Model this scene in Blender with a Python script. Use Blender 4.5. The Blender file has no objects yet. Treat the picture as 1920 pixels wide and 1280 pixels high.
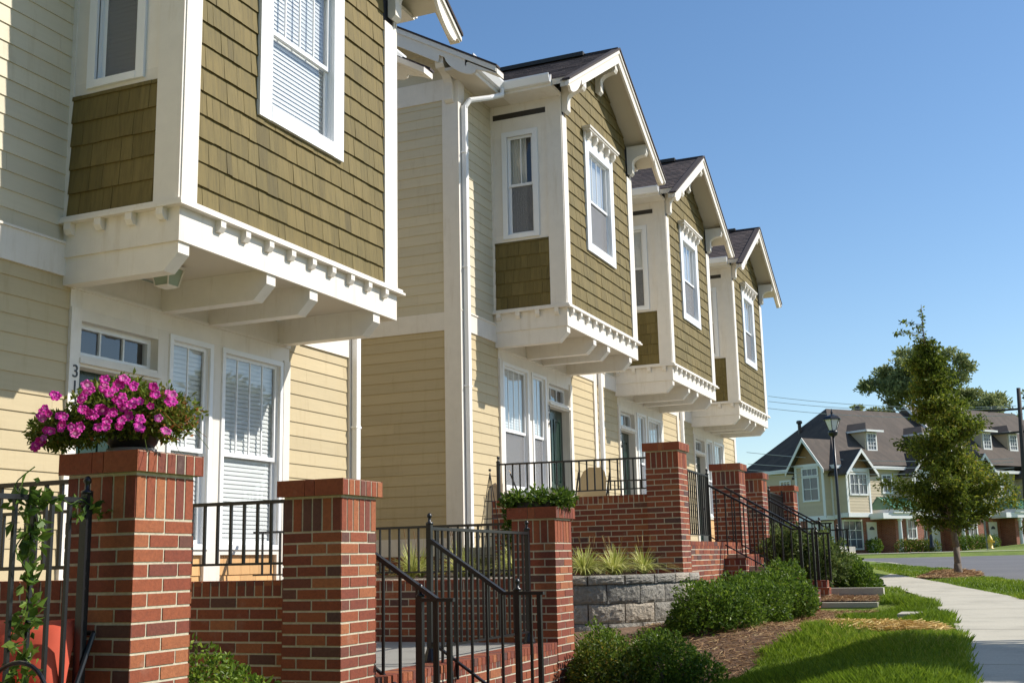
import bpy, math, random
import numpy as np
from mathutils import Vector, Matrix
R = math.radians
sc = bpy.context.scene
col = sc.collection
rnd = random.Random(7)

# ------------------------------------------------------------------ materials
def mat(name):
    m = bpy.data.materials.new(name); m.use_nodes = True
    nt = m.node_tree; b = nt.nodes['Principled BSDF']
    return m, nt, b
def N(nt, t, **k):
    n = nt.nodes.new(t)
    for a, v in k.items(): setattr(n, a, v)
    return n
def c4(c): return (c[0], c[1], c[2], 1)
def coords(nt, scale=(1,1,1)):
    tc = N(nt, 'ShaderNodeTexCoord'); mp = N(nt, 'ShaderNodeMapping')
    mp.inputs['Scale'].default_value = scale
    nt.links.new(tc.outputs['Object'], mp.inputs['Vector'])
    return mp.outputs['Vector']
def noise(nt, vec, scale, detail=4, rough=.55):
    n = N(nt, 'ShaderNodeTexNoise'); n.inputs['Scale'].default_value = scale
    n.inputs['Detail'].default_value = detail; n.inputs['Roughness'].default_value = rough
    nt.links.new(vec, n.inputs['Vector']); return n.outputs['Fac']
def ramp(nt, fac, stops):
    r = N(nt, 'ShaderNodeValToRGB'); e = r.color_ramp.elements
    e[0].position, e[0].color = stops[0][0], c4(stops[0][1])
    e[1].position, e[1].color = stops[-1][0], c4(stops[-1][1])
    for p, c in stops[1:-1]:
        x = e.new(p); x.color = c4(c)
    nt.links.new(fac, r.inputs['Fac']); return r.outputs['Color']
def mixc(nt, fac, a, b, mode='MIX'):
    m = N(nt, 'ShaderNodeMix', data_type='RGBA', blend_type=mode)
    if isinstance(fac, (int, float)): m.inputs[0].default_value = fac
    else: nt.links.new(fac, m.inputs[0])
    for s, v in ((6, a), (7, b)):
        if isinstance(v, tuple): m.inputs[s].default_value = c4(v)
        else: nt.links.new(v, m.inputs[s])
    return m.outputs[2]
def tint(nt):
    a = N(nt, 'ShaderNodeAttribute', attribute_name='tint')
    s = N(nt, 'ShaderNodeSeparateColor'); nt.links.new(a.outputs['Color'], s.inputs[0])
    return s.outputs
def bump(nt, b, h, strength=.3, dist=.01):
    u = N(nt, 'ShaderNodeBump'); u.inputs['Strength'].default_value = strength
    u.inputs['Distance'].default_value = dist
    nt.links.new(h, u.inputs['Height']); nt.links.new(u.outputs['Normal'], b.inputs['Normal'])

def painted(name, c, rough=.5, var=.06, grain=(3,3,3), grime=False):
    m, nt, b = mat(name); v = coords(nt, grain)
    f = noise(nt, v, 2.2, 6, .6)
    d = tuple(x*(1-var) for x in c)
    colr = ramp(nt, f, [(.3, d), (.7, c)])
    t = tint(nt)
    mu = N(nt, 'ShaderNodeMath', operation='MULTIPLY_ADD')
    nt.links.new(t[0], mu.inputs[0]); mu.inputs[1].default_value = var*1.6; mu.inputs[2].default_value = 1-var*.8
    cc = N(nt, 'ShaderNodeCombineColor')
    for i in range(3): nt.links.new(mu.outputs[0], cc.inputs[i])
    o = mixc(nt, 1.0, colr, cc.outputs[0], 'MULTIPLY')
    if grime:
        vs = coords(nt,(7,7,.9)); gr = noise(nt, vs, 1.3, 7, .7)
        o = mixc(nt, 1.0, o, ramp(nt, gr, [(.28,(.89,.865,.82)),(.46,(1,1,1))]), 'MULTIPLY')
        g2 = noise(nt, coords(nt), 26, 3, .6)
        o = mixc(nt, 1.0, o, ramp(nt, g2, [(.70,(1,1,1)),(.80,(.90,.87,.82))]), 'MULTIPLY')
    nt.links.new(o, b.inputs['Base Color']); b.inputs['Roughness'].default_value = rough
    bump(nt, b, noise(nt, v, 9, 5), .12, .004)
    return m
M = {}
M['white'] = painted('white_paint', (.80,.74,.655), .5, .07, grime=True)
M['white2'] = painted('white_vinyl', (.82,.82,.82), .3, .015)
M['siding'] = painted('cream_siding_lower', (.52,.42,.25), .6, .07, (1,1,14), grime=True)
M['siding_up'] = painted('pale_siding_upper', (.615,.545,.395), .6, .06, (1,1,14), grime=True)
M['cedar'] = painted('bare_cedar', (.62,.36,.15), .6, .15, (8,8,2))
M['green_door'] = painted('dark_green_door', (.012,.032,.024), .22, .1)
M['dark_strip'] = painted('dark_paint', (.03,.025,.018), .5, .1)
M['black'] = painted('black_iron', (.012,.012,.014), .35, .2)
M['interior'] = painted('interior_dark', (.03,.03,.035), .8, .1)
M['soffit'] = painted('soffit_board', (.63,.56,.45), .6, .03)
M['farwhite'] = painted('far_white_trim', (.75,.76,.76), .5, .03)
M['fartan'] = painted('far_tan_siding', (.56,.465,.325), .6, .05)
M['farbrown'] = painted('far_gable_siding', (.30,.17,.07), .6, .1)
M['greenmetal'] = painted('green_metal_roof', (.09,.24,.155), .35, .1)
M['pole'] = painted('weathered_pole', (.05,.04,.035), .8, .2)
M['yellow'] = painted('yellow_hydrant_paint', (.75,.5,.08), .4, .08)
M['red_cushion'] = painted('red_fabric', (.60,.085,.04), .8, .1)
M['sling'] = painted('tan_sling_fabric', (.62,.42,.2), .7, .08)
M['pot'] = painted('dark_pot', (.02,.018,.02), .5, .1)
M['greypot'] = painted('grey_saucer', (.35,.35,.33), .6, .1)
M['blinds'] = painted('white_blinds', (.78,.78,.76), .5, .02)
def screenmat():
    m, nt, b = mat('insect_screen'); out = nt.nodes['Material Output']
    b.inputs['Base Color'].default_value=(.24,.24,.25,1); b.inputs['Roughness'].default_value=.7
    tr = N(nt,'ShaderNodeBsdfTransparent'); mx = N(nt,'ShaderNodeMixShader'); mx.inputs[0].default_value=.52
    nt.links.new(tr.outputs[0], mx.inputs[1]); nt.links.new(b.outputs[0], mx.inputs[2]); nt.links.new(mx.outputs[0], out.inputs['Surface'])
    return m
M['screen'] = screenmat()
M['curtain'] = painted('curtain', (.6,.57,.5), .8, .05)
M['hwhite'] = painted('white_flower_petal', (.85,.85,.8), .6, .03)
def steel():
    m, nt, b = mat('grey_steel'); b.inputs['Base Color'].default_value = (.2,.2,.2,1); b.inputs['Roughness'].default_value=.4
    b.inputs['Metallic'].default_value=.6; return m
M['steel'] = steel()
M['wire'] = painted('pale_wire', (.55,.55,.55), .5, .05)

def wood_shingle():
    m, nt, b = mat('olive_wood_shingle'); t = tint(nt)
    v = coords(nt, (1,1,1))
    # streaks running down the shingle
    v2 = coords(nt, (22,22,1.3))
    f = noise(nt, v2, 1.6, 6, .65)
    base = ramp(nt, t[0], [(0,(.115,.085,.022)),(.05,(.145,.107,.027)),(.6,(.165,.122,.032)),(1,(.188,.14,.042))])
    st = ramp(nt, f, [(.25,(.62,.62,.55)),(.55,(1,1,1)),(.8,(1.12,1.08,1.0))])
    o = mixc(nt, 1.0, base, st, 'MULTIPLY')
    pn = noise(nt, v, 1.1, 3)
    o = mixc(nt, 1.0, o, ramp(nt, pn, [(.3,(.86,.88,.86)),(.7,(1.06,1.03,1.0))]), 'MULTIPLY')
    nt.links.new(o, b.inputs['Base Color']); b.inputs['Roughness'].default_value = .75
    bump(nt, b, f, .5, .006); return m
M['shingle'] = wood_shingle()
def brickmat(far=False):
    m, nt, b = mat('red_brick'); t = tint(nt); v = coords(nt)
    base = ramp(nt, t[0], [(0,(.09,.045,.04)),(.06,(.14,.052,.036)),(.16,(.175,.045,.027)),(.5,(.225,.052,.024)),(.8,(.275,.072,.028)),(1,(.35,.125,.05))])
    f = noise(nt, v, 60, 5, .7)
    o = mixc(nt, 1.0, base, ramp(nt, f, [(.3,(.72,.70,.70)),(.62,(1.08,1.05,1.02))]), 'MULTIPLY')
    f2 = noise(nt, v, 5, 4, .6)
    o = mixc(nt, ramp(nt, f2, [(.62,(0,0,0)),(.8,(.25,.25,.25))]), o, (.42,.36,.29))
    nt.links.new(o, b.inputs['Base Color']); b.inputs['Roughness'].default_value = .85
    bump(nt, b, f, .6, .004); return m
M['brick'] = brickmat()
def mortarmat():
    m, nt, b = mat('mortar'); v = coords(nt); f = noise(nt, v, 40, 5, .7)
    nt.links.new(ramp(nt, f, [(.3,(.42,.37,.27)),(.7,(.60,.54,.41))]), b.inputs['Base Color'])
    b.inputs['Roughness'].default_value = .95; bump(nt, b, f, .6, .004); return m
M['mortar'] = mortarmat()
def roofmat():
    m, nt, b = mat('asphalt_shingle'); t = tint(nt); v = coords(nt)
    base = ramp(nt, t[0], [(0,(.045,.035,.034)),(.5,(.075,.056,.052)),(1,(.115,.085,.075))])
    f = noise(nt, v, 150, 3, .7)
    o = mixc(nt, 1.0, base, ramp(nt, f, [(.3,(.6,.6,.62)),(.7,(1.35,1.3,1.3))]), 'MULTIPLY')
    nt.links.new(o, b.inputs['Base Color']); b.inputs['Roughness'].default_value = .9
    bump(nt, b, f, .5, .004); return m
M['roof'] = roofmat()
def farroof():
    m, nt, b = mat('far_asphalt_roof'); v = coords(nt)
    br = N(nt, 'ShaderNodeTexBrick'); br.inputs['Scale'].default_value = 1
    br.inputs['Brick Width'].default_value=.5; br.inputs['Row Height'].default_value=.28; br.inputs['Mortar Size'].default_value=.012
    br.inputs['Color1'].default_value=(.092,.072,.058,1); br.inputs['Color2'].default_value=(.068,.054,.044,1); br.inputs['Mortar'].default_value=(.075,.06,.052,1)
    nt.links.new(v, br.inputs['Vector'])
    f = noise(nt, v, .5, 5, .7)
    o = mixc(nt, 1.0, br.outputs['Color'], ramp(nt, f, [(.3,(.85,.85,.85)),(.7,(1.15,1.12,1.1))]), 'MULTIPLY')
    nt.links.new(o, b.inputs['Base Color']); b.inputs['Roughness'].default_value=.9; return m
M['farroof'] = farroof()
def farbrick():
    m, nt, b = mat('far_red_brick'); v = coords(nt)
    br = N(nt, 'ShaderNodeTexBrick'); br.inputs['Scale'].default_value = 1
    br.inputs['Brick Width'].default_value=.22; br.inputs['Row Height'].default_value=.075; br.inputs['Mortar Size'].default_value=.008
    br.inputs['Color1'].default_value=(.33,.10,.055,1); br.inputs['Color2'].default_value=(.22,.06,.035,1); br.inputs['Mortar'].default_value=(.35,.25,.2,1)
    mp = N(nt,'ShaderNodeMapping'); mp.inputs['Rotation'].default_value=(R(90),0,0)
    nt.links.new(v, mp.inputs['Vector']); nt.links.new(mp.outputs[0], br.inputs['Vector'])
    nt.links.new(br.outputs['Color'], b.inputs['Base Color']); b.inputs['Roughness'].default_value=.9; return m
M['farbrick'] = farbrick()
def blockmat():
    m, nt, b = mat('split_face_block'); t = tint(nt); v = coords(nt)
    f = noise(nt, v, 28, 8, .7); g = noise(nt, v, 7, 4)
    base = ramp(nt, t[0], [(0,(.26,.245,.215)),(.6,(.36,.335,.29)),(1,(.46,.40,.32))])
    o = mixc(nt, 1.0, base, ramp(nt, f, [(.3,(.6,.6,.6)),(.7,(1.25,1.22,1.18))]), 'MULTIPLY')
    nt.links.new(o, b.inputs['Base Color']); b.inputs['Roughness'].default_value=.95
    ad = N(nt,'ShaderNodeMath',operation='ADD'); nt.links.new(f,ad.inputs[0]); nt.links.new(g,ad.inputs[1])
    bump(nt, b, ad.outputs[0], 1.0, .03); return m
M['block'] = blockmat()
def concrete(name, c, sc_=3):
    m, nt, b = mat(name); v = coords(nt); f = noise(nt, v, sc_, 8, .65); g = noise(nt, v, 60, 4)
    o = ramp(nt, f, [(.25,tuple(x*.68 for x in c)),(.5,tuple(x*.93 for x in c)),(.75,c)])
    o = mixc(nt, 1.0, o, ramp(nt, g, [(.3,(.88,.88,.88)),(.7,(1.07,1.07,1.07))]), 'MULTIPLY')
    nt.links.new(o, b.inputs['Base Color']); b.inputs['Roughness'].default_value=.9
    bump(nt, b, g, .3, .003); return m
M['concrete'] = concrete('concrete', (.50,.465,.375), 1.5)
M['slab'] = concrete('patio_concrete', (.36,.345,.31))
def asphalt():
    m, nt, b = mat('asphalt'); v = coords(nt); f = noise(nt, v, 45, 4, .8); g = noise(nt, v, .35, 5, .6)
    o = ramp(nt, f, [(.3,(.095,.093,.096)),(.7,(.17,.168,.17))])
    o = mixc(nt, 1.0, o, ramp(nt, g, [(.3,(.82,.82,.84)),(.7,(1.12,1.1,1.08))]), 'MULTIPLY')
    nt.links.new(o, b.inputs['Base Color']); b.inputs['Roughness'].default_value=.9; bump(nt,b,f,.4,.005); return m
M['asphalt'] = asphalt()
def groundm(name, a, b_, c, s=1.2):
    m, nt, b = mat(name); v = coords(nt); f = noise(nt, v, s, 8, .7); g = noise(nt, v, 35, 6, .75)
    o = ramp(nt, f, [(.25,a),(.5,b_),(.8,c)])
    o = mixc(nt, 1.0, o, ramp(nt, g, [(.3,(.6,.6,.6)),(.7,(1.3,1.3,1.25))]), 'MULTIPLY')
    nt.links.new(o, b.inputs['Base Color']); b.inputs['Roughness'].default_value=1; bump(nt,b,g,.8,.02); return m
M['lawn'] = groundm('lawn', (.10,.15,.015), (.15,.21,.02), (.22,.235,.035))
M['mulch'] = groundm('mulch', (.11,.06,.035), (.17,.10,.06), (.25,.16,.10), 3)
M['soil'] = groundm('soil', (.09,.06,.04), (.13,.09,.06), (.18,.13,.09), 3)
def leafmat(name, stops, rough=.5, trans=.25):
    m, nt, b = mat(name); t = tint(nt)
    o = ramp(nt, t[0], stops)
    nt.links.new(o, b.inputs['Base Color']); b.inputs['Roughness'].default_value = rough; b.inputs['Specular IOR Level'].default_value=.22
    tr = N(nt,'ShaderNodeBsdfTranslucent'); mx = N(nt,'ShaderNodeMixShader'); mx.inputs[0].default_value = trans
    nt.links.new(o, tr.inputs['Color'])
    out = nt.nodes['Material Output']
    nt.links.new(b.outputs[0], mx.inputs[1]); nt.links.new(tr.outputs[0], mx.inputs[2]); nt.links.new(mx.outputs[0], out.inputs['Surface'])
    return m
M['boxwood'] = leafmat('boxwood_leaf', [(0,(.03,.065,.01)),(.5,(.115,.19,.02)),(.85,(.22,.31,.035)),(1,(.36,.42,.07))], .42, .4)
M['yelbox'] = leafmat('bronzed_leaf', [(0,(.035,.06,.01)),(.5,(.11,.165,.02)),(.8,(.25,.23,.03)),(1,(.48,.27,.04))], .42, .4)
M['myrtle'] = leafmat('loose_shrub_leaf', [(0,(.04,.065,.02)),(.5,(.13,.18,.045)),(.85,(.22,.25,.07)),(1,(.36,.22,.10))], .45, .4)
M['oak'] = leafmat('young_oak_leaf', [(0,(.04,.06,.008)),(.45,(.16,.215,.025)),(.8,(.30,.31,.04)),(1,(.46,.32,.06))], .45, .45)
M['fartree'] = leafmat('far_tree_leaf', [(0,(.12,.15,.06)),(.5,(.27,.31,.12)),(1,(.40,.42,.18))], .5, .4)
M['grassb'] = leafmat('grass_blade', [(0,(.09,.15,.012)),(.5,(.175,.27,.02)),(.85,(.27,.35,.03)),(1,(.40,.38,.10))], .5, .4)
M['lirio'] = leafmat('variegated_blade', [(0,(.22,.27,.05)),(.5,(.50,.52,.13)),(1,(.80,.76,.36))], .45, .3)
M['vine'] = leafmat('vine_leaf', [(0,(.045,.085,.015)),(.5,(.09,.16,.025)),(1,(.2,.28,.05))], .35, .3)
M['petfol'] = leafmat('petunia_leaf', [(0,(.05,.08,.01)),(.55,(.13,.18,.02)),(.85,(.24,.24,.04)),(1,(.36,.12,.04))], .5, .3)
M['petal2'] = leafmat('deep_magenta_petal', [(0,(.7,.3,.5)),(.25,(.42,.012,.2)),(1,(.5,.02,.27))], .6, .3)
M['petal3'] = leafmat('pale_magenta_petal', [(0,(.9,.7,.8)),(.25,(.68,.09,.42)),(1,(.75,.16,.5))], .6, .3)
M['petal'] = leafmat('magenta_petal', [(0,(.95,.55,.85)),(.25,(.60,.03,.35)),(.7,(.68,.04,.42)),(1,(.8,.06,.5))], .6, .3)
M['redpetal'] = leafmat('red_petal', [(0,(.8,.1,.12)),(1,(.9,.25,.25))], .6, .3)
M['straw'] = leafmat('pine_straw', [(0,(.16,.08,.04)),(.5,(.30,.17,.08)),(.85,(.42,.27,.13)),(1,(.60,.45,.22))], .8, .1)
M['goldstraw'] = leafmat('golden_straw', [(0,(.33,.19,.05)),(.5,(.55,.36,.10)),(1,(.8,.62,.3))], .8, .1)
def bark():
    m, nt, b = mat('bark'); v = coords(nt,(1,1,.35)); f = noise(nt, v, 18, 6, .7)
    nt.links.new(ramp(nt, f, [(.3,(.10,.075,.055)),(.7,(.24,.19,.145))]), b.inputs['Base Color'])
    b.inputs['Roughness'].default_value=.95; bump(nt,b,f,.9,.02); return m
M['bark'] = bark()
def glassmat(name, refl, tintc=(1,1,1)):
    m, nt, b = mat(name); out = nt.nodes['Material Output']
    lw = N(nt,'ShaderNodeLayerWeight'); lw.inputs['Blend'].default_value = .5
    pw = N(nt,'ShaderNodeMath',operation='POWER'); nt.links.new(lw.outputs['Facing'],pw.inputs[0]); pw.inputs[1].default_value=2.6
    ma = N(nt,'ShaderNodeMath',operation='MULTIPLY_ADD'); nt.links.new(pw.outputs[0],ma.inputs[0]); ma.inputs[1].default_value=.9; ma.inputs[2].default_value=refl
    tr = N(nt,'ShaderNodeBsdfTransparent'); tr.inputs[0].default_value=c4(tintc)
    gl = N(nt,'ShaderNodeBsdfGlossy'); gl.inputs['Roughness'].default_value=.02
    mx = N(nt,'ShaderNodeMixShader'); nt.links.new(ma.outputs[0], mx.inputs[0])
    nt.links.new(tr.outputs[0], mx.inputs[1]); nt.links.new(gl.outputs[0], mx.inputs[2]); nt.links.new(mx.outputs[0], out.inputs['Surface'])
    return m
M['glass'] = glassmat('window_glass', .07, (.93,.95,.96))
M['lampglass'] = glassmat('lamp_glass', .1, (.7,.75,.7))
def frosted():
    m, nt, b = mat('frosted_lamp_glass'); b.inputs['Base Color'].default_value=(.75,.76,.76,1); b.inputs['Roughness'].default_value=.3; return m
M['frost'] = frosted()
def greenglass():
    m, nt, b = mat('porch_lamp_glass'); b.inputs['Base Color'].default_value=(.35,.42,.33,1); b.inputs['Roughness'].default_value=.15; return m
M['porchglass'] = greenglass()

# ------------------------------------------------------------------ mesh builder
class MB:
    def __init__(s): s.v=[]; s.f=[]; s.t=[]; s.m=[]
    def poly(s, pts, t=None, m=0):
        n=len(s.v); s.v+= [tuple(p) for p in pts]; s.f.append(tuple(range(n,n+len(pts))))
        s.t.append(rnd.random() if t is None else t); s.m.append(m)
    def hexa(s, p, t=None, m=0):   # p: 8 pts, bottom 0-3 ccw, top 4-7
        n=len(s.v); s.v+= [tuple(q) for q in p]; t = rnd.random() if t is None else t
        for q in ((3,2,1,0),(4,5,6,7),(0,1,5,4),(1,2,6,5),(2,3,7,6),(3,0,4,7)):
            s.f.append(tuple(n+i for i in q)); s.t.append(t); s.m.append(m)
    def box(s, x0,x1,y0,y1,z0,z1, t=None, m=0):
        s.hexa([(x0,y0,z0),(x1,y0,z0),(x1,y1,z0),(x0,y1,z0),(x0,y0,z1),(x1,y0,z1),(x1,y1,z1),(x0,y1,z1)], t, m)
    def tbox(s, T, u0,u1,v0,v1,d0,d1, t=None, m=0):  # box through a mapping T(u,v,d)
        s.hexa([T(u0,v0,d0),T(u1,v0,d0),T(u1,v0,d1),T(u0,v0,d1),T(u0,v1,d0),T(u1,v1,d0),T(u1,v1,d1),T(u0,v1,d1)], t, m)
    def prism(s, T, prof, d0, d1, t=None, m=0):   # profile in (u,v), extruded along d
        n=len(prof); t = rnd.random() if t is None else t
        k=len(s.v); s.v+=[tuple(T(u,v,d0)) for u,v in prof]+[tuple(T(u,v,d1)) for u,v in prof]
        s.f.append(tuple(k+i for i in range(n))[::-1]); s.f.append(tuple(k+n+i for i in range(n)))
        for i in range(n): s.f.append((k+i,k+(i+1)%n,k+n+(i+1)%n,k+n+i))
        s.t+=[t]*(n+2); s.m+=[m]*(n+2)
    def tube(s, a, b, r0, r1=None, n=8, t=None, m=0, cap=True):
        r1 = r0 if r1 is None else r1; a=Vector(a); b=Vector(b); d=(b-a)
        if d.length<1e-6: return
        d.normalize(); x=d.orthogonal().normalized(); y=d.cross(x); k=len(s.v); t = rnd.random() if t is None else t
        for c,r in ((a,r0),(b,r1)):
            for i in range(n):
                q=2*math.pi*i/n; s.v.append(tuple(c+x*math.cos(q)*r+y*math.sin(q)*r))
        for i in range(n): s.f.append((k+i,k+(i+1)%n,k+n+(i+1)%n,k+n+i)); s.t.append(t); s.m.append(m)
        if cap:
            s.f.append(tuple(k+i for i in range(n))[::-1]); s.f.append(tuple(k+n+i for i in range(n))); s.t+=[t,t]; s.m+=[m,m]
    def path(s, pts, r, n=8, t=None, m=0):
        for i in range(len(pts)-1):
            rr = r if not isinstance(r,(list,tuple)) else None
            s.tube(pts[i],pts[i+1], rr if rr else r[i], rr if rr else r[i+1], n, t, m)
    def lathe(s, c, prof, n=16, t=None, m=0):   # prof (r,z)
        k=len(s.v); c=Vector(c); t = rnd.random() if t is None else t
        for r,z in prof:
            for i in range(n):
                q=2*math.pi*(i+.5)/n; s.v.append((c.x+r*math.cos(q),c.y+r*math.sin(q),c.z+z))
        for j in range(len(prof)-1):
            for i in range(n):
                s.f.append((k+j*n+i,k+j*n+(i+1)%n,k+(j+1)*n+(i+1)%n,k+(j+1)*n+i)); s.t.append(t); s.m.append(m)
        s.f.append(tuple(k+i for i in range(n))[::-1]); s.t.append(t); s.m.append(m)
        s.f.append(tuple(k+(len(prof)-1)*n+i for i in range(n))); s.t.append(t); s.m.append(m)
    def ball(s, c, r, n=10, t=None, m=0):
        s.lathe((c[0],c[1],c[2]), [(r*math.sin(math.pi*j/6)+1e-5, -r*math.cos(math.pi*j/6)) for j in range(7)], n, t, m)
    def quads(s, V, t, m=0):  # V (n,k,3) arrays of polygons
        k=len(s.v); n,kk,_=V.shape
        s.v+= [tuple(p) for p in V.reshape(-1,3).tolist()]
        s.f+= [tuple(k+i*kk+j for j in range(kk)) for i in range(n)]
        s.t+= list(t); s.m+=[m]*n
    def build(s, name, mats, parent=None, smooth=False):
        o0 = Vector((0,0,0))
        if parent is not None:
            o0 = parent.location.copy()
            if parent.parent is not None: o0 = o0 + parent.parent.location
        me = bpy.data.meshes.new(name)
        v = np.array(s.v, dtype=np.float32).reshape(-1,3) - np.array(o0, dtype=np.float32)
        me.from_pydata(v.tolist(), [], s.f)
        if not isinstance(mats,(list,tuple)): mats=[mats]
        for q in mats: me.materials.append(M[q] if isinstance(q,str) else q)
        me.polygons.foreach_set('material_index', np.array(s.m, dtype=np.int32))
        ca = me.color_attributes.new('tint','FLOAT_COLOR','CORNER')
        lt = np.zeros(len(me.polygons), dtype=np.int32); me.polygons.foreach_get('loop_total', lt)
        tt = np.repeat(np.array(s.t, dtype=np.float32), lt)
        cc = np.ones((len(tt),4), dtype=np.float32); cc[:,0]=tt; cc[:,1]=(tt*7.31)%1; cc[:,2]=tt
        ca.data.foreach_set('color', cc.ravel())
        if smooth: me.polygons.foreach_set('use_smooth', np.ones(len(me.polygons), dtype=bool))
        me.update()
        o = bpy.data.objects.new(name, me); col.objects.link(o)
        if parent is not None: o.parent = parent
        return o
def tag(o, label=None, cat=None, group=None, kind=None):
    if label: o['label']=label
    if cat: o['category']=cat
    if group: o['group']=group
    if kind: o['kind']=kind
    return o
def thing(name, loc, label, cat, group=None):
    o = bpy.data.objects.new(name, None); col.objects.link(o); o.location = loc
    o.empty_display_size=.2
    return tag(o, label, cat, group)
def dup(root, loc, label=None, group=None):
    def cp(o, par):
        c = o.copy(); col.objects.link(c); c.parent = par
        for ch in list(o.children): cp(ch, c)
        return c
    r = cp(root, None); r.location = loc
    if label: r['label']=label
    if group: r['group']=group
    return r

# convex clip of polygon (list of (u,v)) against convex polygon
def clip(subj, cp):
    out = subj
    n=len(cp)
    area = sum(cp[i][0]*cp[(i+1)%n][1]-cp[(i+1)%n][0]*cp[i][1] for i in range(n))
    if area<0: cp = cp[::-1]
    for i in range(n):
        a=cp[i]; b=cp[(i+1)%n]; inp=out; out=[]
        if not inp: return []
        def side(p): return (b[0]-a[0])*(p[1]-a[1])-(b[1]-a[1])*(p[0]-a[0])
        for j in range(len(inp)):
            p=inp[j]; q=inp[(j+1)%len(inp)]; sp=side(p); sq=side(q)
            if sp>=-1e-9: out.append(p)
            if (sp>1e-9 and sq<-1e-9) or (sp<-1e-9 and sq>1e-9):
                k=sp/(sp-sq); out.append((p[0]+(q[0]-p[0])*k, p[1]+(q[1]-p[1])*k))
    return out
def lap(mb, T, polys, v0, exp, wr, th, gap=.0015, m=0, top=.25, jit=0):
    us=[p[0] for P in polys for p in P]; vs=[p[1] for P in polys for p in P]
    u0,u1,v1=min(us),max(us),max(vs); v=v0
    while v < v1:
        u = u0 - rnd.random()*wr[1]
        while u < u1:
            w = rnd.uniform(*wr); t = rnd.random(); dj = rnd.uniform(-jit,jit) if jit else 0
            if rnd.random()<.02: dj*=2.5
            rect=[(u+gap,v+dj),(u+w-gap,v+dj),(u+w-gap,v+exp+.004),(u+gap,v+exp+.004)]
            tj = th*(1+rnd.uniform(-.15,.15)) if jit else th
            for P in polys:
                c = clip(rect, P)
                if len(c)<3: continue
                D=lambda q: tj*(1-(1-top)*max(0,min(1,(q[1]-v-dj)/exp)))
                fr=[T(q[0],q[1],D(q)) for q in c]; mb.poly(fr,t,m)
                n=len(c)
                for i in range(n):
                    a=c[i]; b=c[(i+1)%n]
                    if abs(a[1]-b[1])<1e-6 and a[1]>v+exp*.5: continue
                    mb.poly([T(a[0],a[1],-.001),T(b[0],b[1],-.001),fr[(i+1)%n],fr[i]],t,m)
            u += w
        v += exp
def rect(u0,u1,v0,v1): return [(u0,v0),(u1,v0),(u1,v1),(u0,v1)]
def TX(x):   # wall facing +X : u=Y, v=Z
    return lambda u,v,d: (x+d,u,v)
def TNY(y):  # wall facing -Y : u=X, v=Z
    return lambda u,v,d: (u,y-d,v)
def TPY(y):
    return lambda u,v,d: (u,y+d,v)
def TZ(z):   # facing up: u=X, v=Y
    return lambda u,v,d: (u,v,z+d)
CO=.0677
def bricks(mb, T, u0,u1,v0,v1, phase=0, kind='run', fit=True, pr=.0035, L=.2032, m=0):
    if kind=='run':
        n=max(1,round((v1-v0)/CO)); h=(v1-v0)/n
        nn=max(1,round((u1-u0)/(L/2))); Lh=(u1-u0)/nn
        for i in range(n):
            k=-1 if (i+phase)%2 else 0
            while k<nn:
                a=max(0,k); b=min(nn,k+2)
                if b>a:
                    ua=u0+a*Lh+(.0062 if a>0 else .001); ub=u0+b*Lh-(.0062 if b<nn else .001); j=rnd.uniform(-.0012,.0012)
                    mb.tbox(T,ua,ub,v0+i*h+.0062+j,v0+(i+1)*h-.0062+j,0,pr+rnd.uniform(-.0012,.0015),None,m)
                k+=2
    else:
        nn=max(1,round((u1-u0)/CO)); w=(u1-u0)/nn
        for i in range(nn):
            mb.tbox(T,u0+i*w+.0062,u0+(i+1)*w-.0062,v0+.006,v1-.006,0,pr+rnd.uniform(-.0012,.0015),None,m)
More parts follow.
